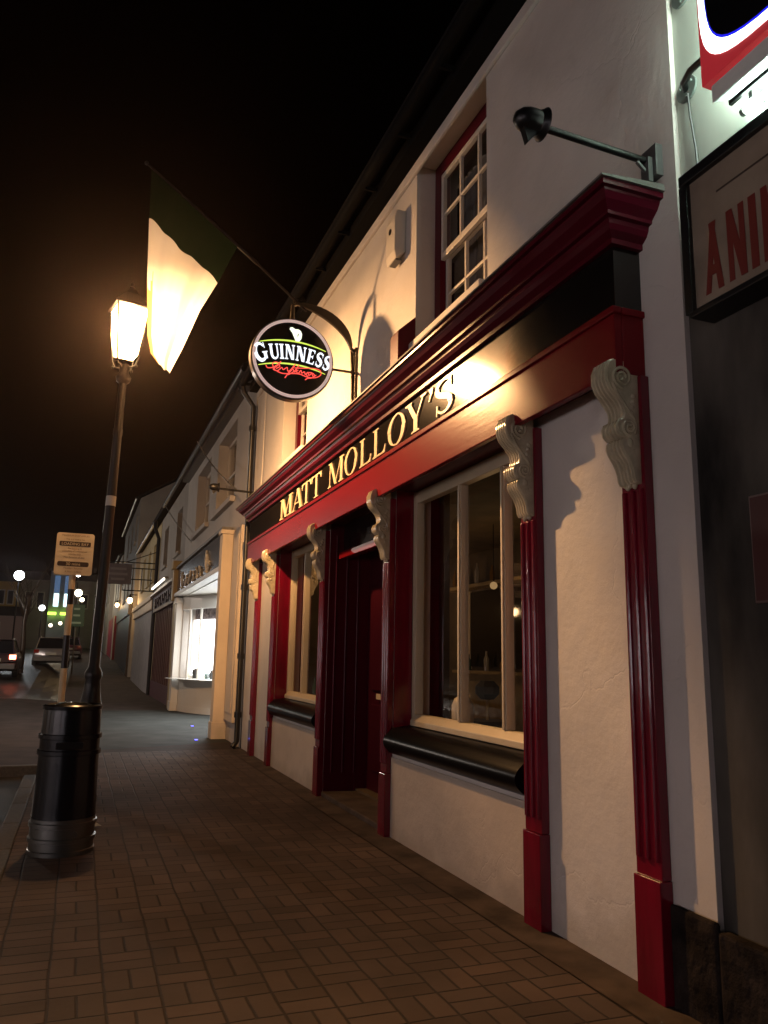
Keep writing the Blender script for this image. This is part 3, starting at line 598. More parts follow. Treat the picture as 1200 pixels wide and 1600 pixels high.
MB().tube([(-.05, 12.48, 4.12), (-.04, 12.48, 4.6), (-.03, 12.5, 6.1)], .008, 6).build('conduit', WHITEP, jb)

def spot_arm(y, z, lab, flip=1):
    t = thing('arm_spotlight', lab, 'spotlight', (0, y, z), 'unlit spotlights on arms at the ends of the pub fascia')
    MB().tube([(-.04, y, z), (-.72, y, z + .02)], .019, 12).build('arm', BLACKM, t, smooth=True)
    hd = MB(); hx = -.765; hz = z + .035
    hd.lathe([(.004, -.085), (.03, -.078), (.052, -.05), (.062, -.015), (.064, .02), (.060, .045), (.066, .05), (.072, .066), (.082, .076), (.070, .076), (.055, .06)], (hx, y, hz), 'x', 20)
    hd.build('head', BLACKM, t, smooth=True)
    MB().prism([(hx - .045, hz - .05), (hx + .045, hz - .05), (hx - .02, hz - .13)], 'y', y - .018, y + .018).build('drop_fin', BLACKM, t)
    bk = MB(); bk.box(-.045, -.001, y - .055, y + .055, z - .10, z + .08); bk.box(-.075, -.046, y - .03, y + .03, z - .13, z + .01); bk.tube([(-.07, y, z - .06), (-.12, y, z - .02), (-.10, y, z)], .012, 8)
    bk.build('wall_bracket', GREYM, t, bevel=.006)
    return t
spot_arm(2.96, 4.085, 'unlit black spotlight on a long arm above the near end of the red cornice')
spot_arm(12.75, 4.19, 'unlit black spotlight on an arm at the far end of the red cornice')
dp = thing('drainpipe', 'black drainpipe between the pub and the cream shop', 'drainpipe', (-.08, 13.25, 0))
m = MB(); m.tube([(-.30, 13.25, 6.22), (-.28, 13.25, 6.1), (-.09, 13.25, 5.85), (-.09, 13.25, .12), (-.16, 13.22, .03)], .047, 12); m.build('pipe', BLACKM, dp, smooth=True)
for z in (.5, 1.45, 2.6, 4.0, 5.4): MB().tube([(-.09, 13.25, z), (-.09, 13.25, z + .09)], .062, 12).build('collar', BLACKM, dp, smooth=True)

# ---------------- round illuminated sign
SX, SY, SZ = -.748, 7.80, 4.632
sg = thing('round_pub_sign', 'round black illuminated sign with white lettering hanging from a curved iron bracket', 'sign', (0, SY + .1, 4.4))
RR = .455
cs = MB(); cs.lathe([(RR - .045, -.052), (RR - .012, -.058), (RR, -.045), (RR, .045), (RR - .012, .058), (RR - .045, .052)], (SX, SY, SZ), 'y', 64)
cs.build('casing', mat('dark_bronze_rim', (.03, .022, .018), .3, metal=.3), sg, smooth=True)
ring = MB(); n = 72
def ringmb(m_, r0, r1, y0, y1):
    vs = []; fs = []
    for kq in range(n):
        a = 2 * PI * kq / n
        for r_, yy in ((r0, y0), (r1, y0), (r1, y1), (r0, y1)): vs.append((SX + r_ * math.cos(a), yy, SZ + r_ * math.sin(a)))
    for kq in range(n):
        for q in range(4): fs.append((4 * kq + q, 4 * kq + (q + 1) % 4, 4 * ((kq + 1) % n) + (q + 1) % 4, 4 * ((kq + 1) % n) + q))
    m_.add(vs, fs)
ringmb(ring, RR - .05, RR - .018, SY - .066, SY - .052); ring.build('rim_light', mat('pinkish_white_rim', (.7, .6, .58), .3, emit=(1, .72, .66), estr=.42), sg)
MB().lathe([(RR - .047, -.060), (RR - .047, -.050)], (SX, SY, SZ), 'y', 64).build('face', mat('black_sign_face', (.006, .007, .006), .12), sg)
FY = SY - .0605
def arcbar(m_, cxz, rad, a0, a1, th, depth=.004):
    pts = []; N = 26; cx, cz = cxz; vs = []; fs = []
    for i in range(N + 1):
        f = i / N; a = R(a0 + (a1 - a0) * f); tt = th * (math.sin(PI * (.06 + .88 * f)) ** .6)
        for rr in (rad - tt / 2, rad + tt / 2):
            for yy in (FY, FY - depth): vs.append((cx + rr * math.cos(a), yy, cz + rr * math.sin(a)))
    for i in range(N):
        o = 4 * i
        fs += [(o + 1, o + 5, o + 7, o + 3), (o, o + 2, o + 6, o + 4), (o, o + 4, o + 5, o + 1), (o + 2, o + 3, o + 7, o + 6)]
    m_.add(vs, fs)
ga = MB(); arcbar(ga, (SX, SZ - .94), 1.135, 109, 71.5, .017); arcbar(ga, (SX, SZ - 1.20), 1.135, 109, 71.5, .017)
ga.build('lime_arcs', emit_mat('lime_glow', (.62, .78, .10), 1.25), sg)
tx = MB(); word = 'GUINNESS'; hs = [.20] + [.165] * 7; fac = []
gws = [glyph(ch, bold=True)[1] * hs[i] * .80 for i, ch in enumerate(word)]; gap = .008; tot = sum(gws) + gap * 7
rad = 1.09; czz = SZ - 1.105; pos = -tot / 2
for i, ch in enumerate(word):
    mid = pos + gws[i] / 2; th = mid / rad
    ux = Vector((math.cos(th), 0, -math.sin(th))); uz = Vector((math.sin(th), 0, math.cos(th)))
    o_ = Vector((SX, FY, czz)) + uz * rad - ux * (gws[i] / 2) + (Vector((0, 0, -.012)) if i == 0 else Vector((0, 0, 0)))
    put_glyph(tx, ch, o_, ux, uz, (0, -1, 0), hs[i], .80, .004, bold=True); pos += gws[i] + gap
tx.build('white_lettering', emit_mat('white_sign_glow', (.86, .90, 1.0), 1.5), sg, label='glowing white serif lettering reading GUINNESS')
hp = MB()
hb = [(-.055, .345), (-.03, .352), (.0, .335), (.035, .338), (.062, .325), (.078, .29), (.072, .235), (.05, .20), (.012, .198), (-.005, .235), (-.03, .29), (-.06, .325)]
hp.prism([(SX + x_ + .01, SZ + z_) for x_, z_ in hb], 'y', FY - .004, FY)
hp.build('harp_emblem', emit_mat('cream_sign_glow', (.95, 1, .78), 1.4), sg)
hq = MB()
hq.prism([(SX + x_ + .01, SZ + z_) for x_, z_ in [(.03, .235), (.045, .30), (.028, .275)]], 'y', FY - .006, FY - .0041)
hq.build('harp_opening', mat('harp_gap_black', (.01, .02, .01), .3), sg)
sc = MB()
def scr(pts, r=.0055):
    out = []
    P_ = [Vector((SX + a, FY - .004 - .001 * (len(sc.v) % 3), SZ + b)) for a, b in pts]
    for i in range(len(P_) - 1):
        p0 = P_[max(i - 1, 0)]; p1 = P_[i]; p2 = P_[i + 1]; p3 = P_[min(i + 2, len(P_) - 1)]
        for s_ in range(5):
            u = s_ / 5; out.append(.5 * ((2 * p1) + (-p0 + p2) * u + (2 * p0 - 5 * p1 + 4 * p2 - p3) * u * u + (-p0 + 3 * p1 - 3 * p2 + p3) * u ** 3))
    out.append(P_[-1]); sc.tube(out, r, 5)
scr([(-.29, -.12), (-.27, -.145), (-.22, -.135), (-.17, -.10), (-.13, -.055), (-.16, -.10), (-.21, -.15), (-.16, -.16), (-.12, -.12), (-.10, -.14), (-.06, -.11), (-.05, -.15), (0, -.12), (.02, -.15), (.06, -.12)])
scr([(-.19, -.16), (-.22, -.09), (-.17, -.07), (-.14, -.11), (-.18, -.14)])
scr([(-.08, -.23), (-.02, -.13), (.03, -.06), (-.01, -.13), (-.05, -.19), (.02, -.14), (.07, -.06), (.04, -.12), (.06, -.16), (.09, -.12), (.10, -.15), (.13, -.13), (.14, -.16), (.17, -.13), (.18, -.165), (.21, -.14), (.23, -.17), (.26, -.15)])
scr([(-.17, -.17), (-.10, -.185), (-.0, -.17), (.08, -.165), (.16, -.185), (.25, -.18), (.31, -.14), (.30, -.09), (.22, -.08), (.10, -.095), (.02, -.105)])
scr([(.14, -.22), (.17, -.19), (.15, -.15), (.20, -.13), (.24, -.15), (.22, -.185), (.16, -.20)])
sc.build('red_signature', emit_mat('red_sign_glow', (1, .09, .07), 1.35), sg)
# bracket
br = MB(); by = SY + .02
arc = []; 
for i in range(15):
    a = R(5 + 88 * i / 14); arc.append((-.06 - .62 * (1 - math.cos(a)) if False else -.70 + .63 * math.cos(a), by + .0, 4.83 + .47 * math.sin(a)))
vs = []; fs = []
for i, p in enumerate(arc):
    a = R(5 + 88 * i / 14); wdt = .012 + .055 * math.sin(PI * i / 14); nx, nz = math.cos(a), math.sin(a)
    for s1 in (-1, 1):
        for yy in (-.02, .02): vs.append((p[0] + nx * wdt * s1 * .8, p[1] + yy, p[2] + nz * wdt * s1 * .8))
for i in range(14):
    o = 4 * i; fs += [(o, o + 4, o + 6, o + 2), (o + 1, o + 3, o + 7, o + 5), (o, o + 1, o + 5, o + 4), (o + 2, o + 6, o + 7, o + 3)]
fs += [(0, 2, 3, 1), (56, 57, 59, 58)]; br.add(vs, fs)
br.tube([(-.03, by + .02, 3.93), (-.045, by + .02, 4.5), (-.06, by + .02, 4.90)], .018, 8); br.box(-.03, -.001, by - .03, by + .07, 3.98, 4.9)
br.tube([(-.02, by, 4.61), (SX + RR - .01, by, 4.61)], .015, 8); br.tube([(-.06, by, 4.88), (-.01, by, 4.80)], .02, 8)
br.tube([(-.70, by, 5.30), (-.755, by, 5.27), (-.755, by, 5.07)], [.02, .022, .03], 8); br.tube([(-.745, by, 5.27), (-.745, by, 5.37)], .007, 6)
br.build('iron_bracket', IRON, sg, bevel=.003)

# ---------------- flagpole and flag
fpole = thing('flagpole', 'slanting flagpole rising from the iron sign bracket', 'flagpole', (-.6, 7.82, 5.25))
MB().tube([(-.60, 7.82, 5.235), (-1.16, 7.8, 5.665), (-1.17, 7.8, 5.672), (-1.38, 7.8, 5.83), (-2.37, 7.8, 6.545)], [.013, .013, .021, .021, .012], 10).build('pole', mat('varnished_pole', (.02, .013, .01), .5, spec=.2), fpole, smooth=True)
MB().sphere((-2.385, 7.8, 6.556), .022, 12).build('finial', BLACKM, fpole, smooth=True)
def flag_mat():
    m = bpy.data.materials.new('tricolour_cloth'); m.use_nodes = True
    n_ = m.node_tree.nodes; l = m.node_tree.links; n_.clear(); o = n_.new('ShaderNodeOutputMaterial')
    at = n_.new('ShaderNodeAttribute'); at.attribute_name = 'stripe'
    cr = n_.new('ShaderNodeValToRGB'); cr.color_ramp.interpolation = 'CONSTANT'; e = cr.color_ramp.elements
    e[0].color = (.005, .014, .006, 1); e[0].position = 0; e[1].color = (.72, .70, .70, 1); e[1].position = .333; q = e.new(.90); q.color = (.72, .34, .13, 1)
    l.new(at.outputs['Fac'], cr.inputs[0])
    d_ = n_.new('ShaderNodeBsdfDiffuse'); t_ = n_.new('ShaderNodeBsdfTranslucent'); mx = n_.new('ShaderNodeMixShader'); mx.inputs[0].default_value = .42
    l.new(cr.outputs[0], d_.inputs[0]); l.new(cr.outputs[0], t_.inputs[0]); l.new(d_.outputs[0], mx.inputs[1]); l.new(t_.outputs[0], mx.inputs[2]); l.new(mx.outputs[0], o.inputs[0])
    return m
# edges measured in the plane of the pole: hoist along pole, fly hanging down
NU, NV = 40, 60
def bez(a, b, t): return (a[0] + (b[0] - a[0]) * t, a[1] + (b[1] - a[1]) * t)
def pl(tab, t):
    for (t0, p0), (t1, p1) in zip(tab, tab[1:]):
        if t <= t1 or t1 == tab[-1][0]:
            f = (t - t0) / (t1 - t0); return (p0[0] + (p1[0] - p0[0]) * f, p0[1] + (p1[1] - p0[1]) * f)
# left edge from tip downwards, right edge from pole end downwards
LE = [(0, (-2.332, 6.517)), (.333, (-2.318, 5.95)), (.62, (-2.29, 5.25)), (.86, (-2.245, 4.66)), (.95, (-2.20, 4.47)), (1, (-2.12, 4.37))]
RE = [(0, (-1.388, 5.834)), (.333, (-1.567, 5.385)), (.62, (-1.74, 5.02)), (.86, (-1.89, 4.58)), (1, (-2.00, 4.30))]
fm = bpy.data.meshes.new('flag'); vs = []; fs = []; st = []
for j in range(NV + 1):
    v = j / NV; a = pl(LE, v); b_ = pl(RE, v)
    for i in range(NU + 1):
        u = i / NU; x, z = bez(a, b_, u)
        wv = math.sin(u * 12 + v * 1.5) * .026 * min(1, v * 2.2) + math.sin(u * 27 + 2 + v * 3) * .007 * v + math.sin(u * 55 + v * 9) * .0018
        if u < .22: wv += -.05 * v * math.cos(u / .22 * PI / 2)
        vs.append((x, 7.8 + wv, z + .008 * math.sin(u * 13 + 1) * v * (1 - v) * 4 * .8)); st.append(1.0 if (v > .60 + .06 * math.sin(u * 40) and u < .12) else min(.89, v * .985 + .010 * math.sin(u * 11) + .006 * math.sin(u * 23)))
for j in range(NV):
    for i in range(NU): o = j * (NU + 1) + i; fs.append((o, o + 1, o + NU + 2, o + NU + 1))
fm.from_pydata(vs, [], fs); at = fm.attributes.new('stripe', 'FLOAT', 'POINT')
for i, s_ in enumerate(st): at.data[i].value = s_
fm.materials.append(flag_mat()); 
for p in fm.polygons: p.use_smooth = True
fo = bpy.data.objects.new('flag', fm); COL.objects.link(fo)
tag(fo, 'green white and orange flag hanging from the slanting pole beside the glowing lantern', 'flag')
sl = fo.modifiers.new('cloth', 'SOLIDIFY'); sl.thickness = .0015
fo.modifiers.remove(sl)

# ---------------- street lamp
LX, LY, LZ = -2.40, 9.0, 5.20
def street_lamp(x, y, zb, label, group, lit=True, energy=LAMP_W, lean=0.0, glassm=None, main=False, shift=0.0):
    t = thing('street_lamp', label, 'street lamp', (x, y, zb), group)
    po = MB(); po.lathe([(.16, 0), (.16, .06), (.125, .10), (.115, .7), (.12, .95), (.10, 1.02), (.085, 1.12), (.075, 1.22), (.088, 1.25), (.088, 1.30), (.056, 1.36), (.052, 2.8), (.047, 3.9), (.052, 3.92), (.052, 3.98), (.045, 4.0), (.042, 4.52), (.075, 4.55), (.085, 4.60), (.05, 4.66), (.06, 4.74)], (x, y, zb), n=20)
    po.build('post', POSTM, t, smooth=True)
    q = MB(); q.tube([(x, y, zb + 3.10), (x, y, zb + 3.21)], .0535, 20); q.build('white_band', WHITEP, t)
    fr = MB(); zb_, zt_ = zb + 4.86, zb + 5.42; rb_, rt_ = .155, .25
    for k_ in range(4):
        a = PI / 4 + k_ * PI / 2 + .2
        fr.tube([(x + rb_ * 1.05 * math.cos(a), y + rb_ * 1.05 * math.sin(a), zb_ - .06), (x + rt_ * 1.0 * math.cos(a), y + rt_ * 1.0 * math.sin(a), zt_)], .009, 6)
        fr.tube([(x + .05 * math.cos(a), y + .05 * math.sin(a), zb_ - .15), (x + .13 * math.cos(a), y + .13 * math.sin(a), zb_ - .13), (x + rb_ * 1.05 * math.cos(a), y + rb_ * 1.05 * math.sin(a), zb_ - .06)], .009, 6)
        fr.sphere((x + .15 * math.cos(a), y + .15 * math.sin(a), zb_ - .13), .018, 8)
    fr.build('lantern_frame', POSTM, t, smooth=True)
    cn = MB(); A = [PI / 4 + .2 + k_ * PI / 2 for k_ in range(4)]
    def sq(r, z): return [(x + r * math.cos(a), y + r * math.sin(a), z) for a in A]
    vs = sq(rt_ + .035, zt_) + sq(rt_ + .03, zt_ + .03) + sq(.10, zt_ + .19) + sq(.06, zt_ + .25); fs = [(0, 3, 2, 1), (12, 13, 14, 15)]
    for L_ in range(3):
        for k_ in range(4): fs.append((4 * L_ + k_, 4 * L_ + (k_ + 1) % 4, 4 * L_ + 4 + (k_ + 1) % 4, 4 * L_ + 4 + k_))
    cn.add(vs, fs); cn.lathe([(.03, 0), (.035, .03), (.015, .05), (.025, .08), (.001, .12)], (x, y, zt_ + .25), n=12); cn.build('canopy', POSTM, t)
    gl = MB(); vs = sq(rb_, zb_) + sq(rt_ - .01, zt_ - .002); gl.add(vs, [(0, 1, 5, 4), (1, 2, 6, 5), (2, 3, 7, 6), (3, 0, 4, 7), (0, 3, 2, 1)])
    g_ = gl.build('lantern_glass', glassm or LGLASS, t)
    return t
def lantern_glass():
    # frosted, lit pane: glows, and lets the lamp's own light through
    m = bpy.data.materials.new('lit_frosted_glass'); m.use_nodes = True; n_ = m.node_tree.nodes; l = m.node_tree.links; n_.clear()
    o = n_.new('ShaderNodeOutputMaterial'); a = n_.new('ShaderNodeAddShader'); e = n_.new('ShaderNodeEmission'); t = n_.new('ShaderNodeBsdfTransparent')
    e.inputs[0].default_value = (1, .60, .26, 1); e.inputs[1].default_value = 9; l.new(e.outputs[0], a.inputs[0]); l.new(t.outputs[0], a.inputs[1]); l.new(a.outputs[0], o.inputs[0]); return m
LGLASS = lantern_glass()
sl_main = street_lamp(LX - .08, LY, 0, 'tall black street lamp with a glowing lantern beside the flag, behind the litter bin', None)
sl_main.rotation_euler = (0, .0154, 0)
ld = bpy.data.lights.new('lantern_light', 'POINT'); ld.energy = LAMP_W; ld.color = LAMP_COL; ld.shadow_soft_size = .07
ld.use_nodes = True; n_ = ld.node_tree.nodes; l_ = ld.node_tree.links
em = n_['Emission']; tc = n_.new('ShaderNodeTexCoord'); sp = n_.new('ShaderNodeSeparateXYZ'); l_.new(tc.outputs['Normal'], sp.inputs[0])
cr = n_.new('ShaderNodeValToRGB'); mr = n_.new('ShaderNodeMapRange'); mr.inputs['From Min'].default_value = -1; mr.inputs['From Max'].default_value = 1
l_.new(sp.outputs[2], mr.inputs['Value']); l_.new(mr.outputs[0], cr.inputs[0]); l_.new(cr.outputs[0], em.inputs['Strength'])
# luminaire's vertical distribution: little straight down (base) and little up (canopy), most just below the horizontal
e = cr.color_ramp.elements; e[0].position = 0; e[0].color = (.06, .06, .06, 1); e[1].position = 1; e[1].color = (.02, .02, .02, 1)
for p_, v_ in ((.12, .22), (.22, 1.0), (.33, .95), (.42, .60), (.50, .30), (.60, .07)): q = e.new(p_); q.color = (v_, v_, v_, 1)
lo = bpy.data.objects.new('lantern_light', ld); COL.objects.link(lo); lo.location = (LX, LY, LZ + .03)

# ---------------- litter bin
BX, BY = -2.63, 6.85
bn = thing('litter_bin', 'tall navy black cylindrical litter bin with ribbed bands and a steel foot', 'bin', (BX, BY, 0))
MB().lathe([(.235, .26), (.232, .30), (.222, .72), (.236, .725), (.236, .755), (.222, .76), (.222, .84), (.236, .845), (.236, .875), (.220, .88), (.212, 1.06), (.222, 1.065), (.224, 1.09), (.205, 1.10), (.19, 1.085), (.17, 1.08), (.10, 1.11), (.001, 1.115)], (BX, BY, 0), n=40).build('body', NAVY, bn, smooth=True)
MB().lathe([(.242, 0), (.242, .03), (.236, .035), (.236, .09), (.248, .095), (.248, .12), (.236, .125), (.236, .195), (.248, .20), (.248, .23), (.236, .235), (.236, .258)], (BX, BY, 0), n=40).build('steel_foot', STEEL, bn, smooth=True)
MB().box(BX - .10, BX + .10, BY - .236, BY - .20, .775, .825).build('slot', BLACKM, bn, bevel=.005)
MB().lathe([(.001, 0), (.02, 0), (.02, .012), (.001, .012)], (BX + .09, BY - .245, .16), 'y', 12).build('lock', STEEL, bn)

m = MB(); m.add([(-2.41, 7.62, .006), (-2.34, 7.60, .02), (-2.31, 7.66, .008), (-2.36, 7.70, .025), (-2.40, 7.68, .01), (-2.36, 7.65, .04)], [(0, 1, 5), (1, 2, 5), (2, 3, 5), (3, 4, 5), (4, 0, 5), (0, 4, 3, 2, 1)])
tag(m.build('litter', mat('crumpled_paper', (.4, .38, .34), .8)), 'small crumpled scrap of paper on the paving just past the bin', 'litter')
# ---------------- loading bay sign
QX, QY = -2.77, 10.0
pk = thing('parking_sign', 'cream loading bay plate on a black and white banded post behind the bin', 'sign', (QX, QY, 0))
BANDW = mat('pale_band_paint', (.62, .50, .32), .5)
segs = [(0, .25, 0), (.25, .55, 1), (.55, .93, 0), (.93, 1.32, 1), (1.32, 1.70, 0), (1.70, 2.06, 1), (2.06, 2.24, 0), (2.24, 2.42, 1)]
m0 = MB(); m1 = MB()
m0.tube([(QX, QY, 0), (QX, QY, 2.42)], .038, 14)
m0.tube([(QX, QY, 2.42), (QX, QY, 2.86)], .03, 10)
m0.build('post', BLACKM, pk, smooth=True)
for a, b_, wq in segs:
    if wq: MB().tube([(QX, QY, a), (QX, QY, b_)], .0385, 14).build('pale_band', BANDW, pk, smooth=True)
# rounded plate
def rrect(cx, cz, w_, h_, r_):
    out = []
    for sx, sz, a0 in ((1, 1, 0), (-1, 1, 90), (-1, -1, 180), (1, -1, 270)):
        for q in range(5): a = R(a0 + q * 22.5); out.append((cx + sx * (w_ / 2 - r_) + r_ * math.cos(a), cz + sz * (h_ / 2 - r_) + r_ * math.sin(a)))
    return out
pp = MB(); pp.prism(rrect(QX, 2.655, .42, .50, .03), 'y', QY - .055, QY - .045)
plate = pp.build('sign_plate', mat('cream_sign_plate', (.62, .52, .36), .5, var=.15, vscale=6), pk)
PB = mat('brown_black_print', (.035, .018, .010), .6); PL = mat('pale_print', (.62, .52, .36), .6); PG = mat('faded_brown_print', (.22, .14, .08), .6)
def text(txt, loc, size, m_, parent, rot=(PI / 2, 0, 0), name='print', ext=.0008, align='CENTER', sx=1.0):
    cu = bpy.data.curves.new(name, 'FONT'); cu.body = txt; cu.size = size; cu.align_x = align; cu.extrude = ext
    o = bpy.data.objects.new(name, cu); COL.objects.link(o)
    dg = bpy.context.evaluated_depsgraph_get(); me = bpy.data.meshes.new_from_object(o.evaluated_get(dg)); bpy.data.objects.remove(o)
    pw = Vector(parent['_w']); Mx = Matrix.Translation(Vector(loc) - pw) @ Matrix.Rotation(rot[2], 4, 'Z') @ Matrix.Rotation(rot[0], 4, 'X') @ Matrix.Diagonal((sx, 1, 1, 1))
    me.transform(Mx); me.materials.clear(); me.materials.append(m_); o2 = bpy.data.objects.new(name, me); COL.objects.link(o2); o2.parent = parent; o2['_w'] = tuple(pw); return o2
by_ = QY - .0565
MB().prism(rrect(QX, 2.776, .35, .055, .012), 'y', by_ - .001, by_ + .001).build('dark_bar', PB, plate); MB().prism(rrect(QX - .005, 2.535, .35, .055, .02), 'y', by_ - .001, by_ + .001).build('dark_bar', PB, plate)
text('LOADING BAY', (QX, by_ - .0015, 2.759), .046, PL, plate, name='white_print')
text('30 mins', (QX - .005, by_ - .0015, 2.517), .052, PL, plate, name='white_print')
for tx_, zz, s_ in (('MAXIMUM STAY APPLIES', 2.865, .028), ('This is a loading bay', 2.822, .026), ('For loading &', 2.712, .028), ('unloading of commercial', 2.678, .028), ('vehicles only', 2.643, .028), ('Max duration of stay', 2.607, .028), ('Monday - Saturday', 2.475, .028), ('8.30am - 6.30pm', 2.435, .026)):
    text(tx_, (QX, by_ - .0005, zz), s_, PG, plate, name='brown_print')

# ================================================================ RIGHT NEIGHBOUR
nb = thing('neighbour_shop', 'shop at the right with dark stone ground floor and greenish lit upper wall', 'shop', (.03, 0, 0))
NY0 = -9
MB().box(.03, .35, NY0, PY0 - .001, 3.62, 7.6).build('upper_wall', NEIGHW, nb)
MB().box(.031, .349, NY0, PY0 - .001, .0, 3.619).build('ground_floor_wall', DARKW, nb)
MB().box(.35, 8, NY0, NY0 + .2, 0, 7.6).build('side_wall', DARKW, nb)
MB().prism([(-.1, 7.6), (4, 9.6), (8.2, 7.6)], 'y', NY0, PY0 - .06).build('roof', SLATE, nb)
pl_ = MB(); pl_.box(-.035, .0295, NY0, 2.79, -.1, .40); pl_.box(-.03, -.001, 2.80, 3.085, -.1, .43); pl_.build('plinth', PLINTH, nb, bevel=.015)
# ANIM... fascia sign box
SBZ = 0
an = thing('shop_sign_box', 'cream sign box with dark red hand painted capital letters and a black frame', 'sign', (.03, 1.2, 3.05))
SB0, SB1 = -.85, 2.63; zt, zb = 3.74, 3.10
MB().box(-.098, .029, SB0, SB1, zb, zt).build('panel', mat('cream_sign_panel', (.27, .215, .165), .5, var=.25, vscale=5), an)
f = MB(); f.box(-.125, .03, SB0 - .05, SB1 + .045, zt, zt + .055); f.box(-.122, .0, SB1, SB1 + .05, zb - .01, zt); f.box(-.118, .03, SB0 - .05, SB1 + .03, zb - .03, zb); f.build('frame', BLACKM, an, bevel=.004)
tm = MB(); ya = 2.575
for ch, wq in (('A', .125), ('N', .12), ('I', .04), ('M', .15), ('A', .125), ('L', .09)):
    _, gw = glyph(ch, bold=True, serif=False); put_glyph(tm, ch, (-.0985, ya, 3.145), (0, -1, .0), (0, 0, 1), (-1, 0, 0), .335, wq / (gw * .335), .0015, bold=True, serif=False); ya -= wq + .014
tm.build('painted_lettering', mat('oxblood_letter_paint', (.15, .014, .010), .5), an, label='dark red painted capitals beginning ANIM')
ln = MB(); ln.box(-.1, -.0981, SB0 + .05, 2.47, 3.605, 3.614); ln.build('thin_line', PB, an)
# illuminated box sign
ns = thing('illuminated_box_sign', 'glowing red bordered box sign with a black oval and blue outline over the neighbour shop', 'sign', (.03, 1.6, 4.3))
nx0 = -.205; ny1 = 2.41; ny0 = .95; nz0 = 4.065; nz1 = 5.35
MB().box(nx0, -.09, ny0, ny1, nz0, nz1).build('casing', mat('red_box_sign', (.5, .03, .04), .4, emit=(1, .06, .08), estr=.22), ns, bevel=.004)
def sup(cy, cz, a, b_, e_=2.6, n=48):
    out = []
    for k_ in range(n):
        t_ = 2 * PI * k_ / n; c_, s_ = math.cos(t_), math.sin(t_); out.append((cy + a * abs(c_) ** (2 / e_) * (1 if c_ > 0 else -1), cz + b_ * abs(s_) ** (2 / e_) * (1 if s_ > 0 else -1)))
    return out
cy_, cz_ = (ny0 + ny1) / 2, (nz0 + nz1) / 2; ha, hb_ = (ny1 - ny0) / 2, (nz1 - nz0) / 2
MB().box(-.0895, -.085, ny0 + .03, ny1 - .02, nz0 + .03, nz1 - .03).build('added_rear_glow', emit_mat('wall_fill_glow', (.78, 1, .86), 26), ns)  # added glowing panel behind the sign, brightens the pale wall
MB().prism(sup(cy_, cz_, ha - .010, hb_ - .036, 6), 'x', nx0 - .003, nx0 - .001).build('white_border', emit_mat('white_box_glow', (.93, 1, .95), 3.2), ns)
MB().prism(sup(cy_, cz_, ha - .050, hb_ - .076, 5.2), 'x', nx0 - .007, nx0 - .005).build('blue_outline', emit_mat('blue_neon', (.02, .02, 1.0), .9), ns)
MB().prism(sup(cy_, cz_, ha - .058, hb_ - .084, 5.2), 'x', nx0 - .011, nx0 - .009).build('black_oval', mat('black_oval_face', (.004, .004, .005), .15), ns)
for zz in (4.37, 4.93):
    arm = MB(); arm.tube([(.02, 2.74, zz), (-.03, 2.70, zz - .005), (-.08, 2.60, zz - .03), (-.13, 2.375, zz - .09 if zz < 4.5 else zz - .05)], .017, 10)
    arm.build('arm', BLACKM, ns, smooth=True)
for zz in (4.37, 4.93):
    fg = MB(); fg.lathe([(.001, 0), (.066, 0), (.066, .012), (.001, .012)], (.0165, 2.735, zz), 'x', 24)
    for q in range(3): fg.sphere((.014, 2.735 + .045 * math.cos(q * 2.1 + .5), zz + .045 * math.sin(q * 2.1 + .5)), .007, 8)
    fg.build('wall_flange', mat('grey_green_flange', (.20, .24, .22), .5, metal=.4), ns, smooth=True)
# fluorescent trough under the sign
tr = thing('fluorescent_trough', 'white fluorescent trough lamp with a bright tube below the red box sign', 'lamp', (.03, 1.6, 4.0))
MB().prism([(-.195, 3.955), (-.195, 4.045), (-.085, 4.045), (-.085, 4.005)], 'y', .9, 2.37).build('reflector', mat('bright_reflector', (.75, .8, .78), .35, bump=.6, bscale=18), tr, bevel=.01)
MB().box(-.084, -.066, .9, 2.38, 3.99, 4.045).build('lip', BLACKM, tr)
MB().tube([(-.03, .95, 3.95), (-.03, 2.34, 3.95)], .016, 10).build('tube', emit_mat('fluorescent_tube', (.74, 1, .86), 60), tr)
MB().tube([(-.03, 2.341, 3.95), (-.03, 2.36, 3.95)], .018, 10).build('end_cap', GREYM, tr)
MB().box(-.05, .029, 2.28, 2.30, 3.97, 4.03).build('wall_bracket', GREYM, tr)
cb = MB().tube([(.012, 2.72, 4.33), (.010, 2.71, 4.2), (.014, 2.69, 4.0), (.012, 2.68, 3.80)], .006, 6).build('cable', BLACKM, None, smooth=True); tag(cb, 'thin dark cable hanging down the pale wall from the round flange', 'cable')
po_ = thing('wall_poster', 'dark red framed notice on the dark wall at the right edge', 'notice', (.03, 2.2, 1.75))
MB().box(.012, .029, 1.7, 2.515, 1.755, 2.215).build('frame', mat('pinkish_frame', (.12, .08, .08), .5), po_, bevel=.003)
MB().box(.008, .0115, 1.71, 2.505, 1.765, 2.205).build('face', mat('deep_red_notice', (.045, .003, .006), .4), po_)
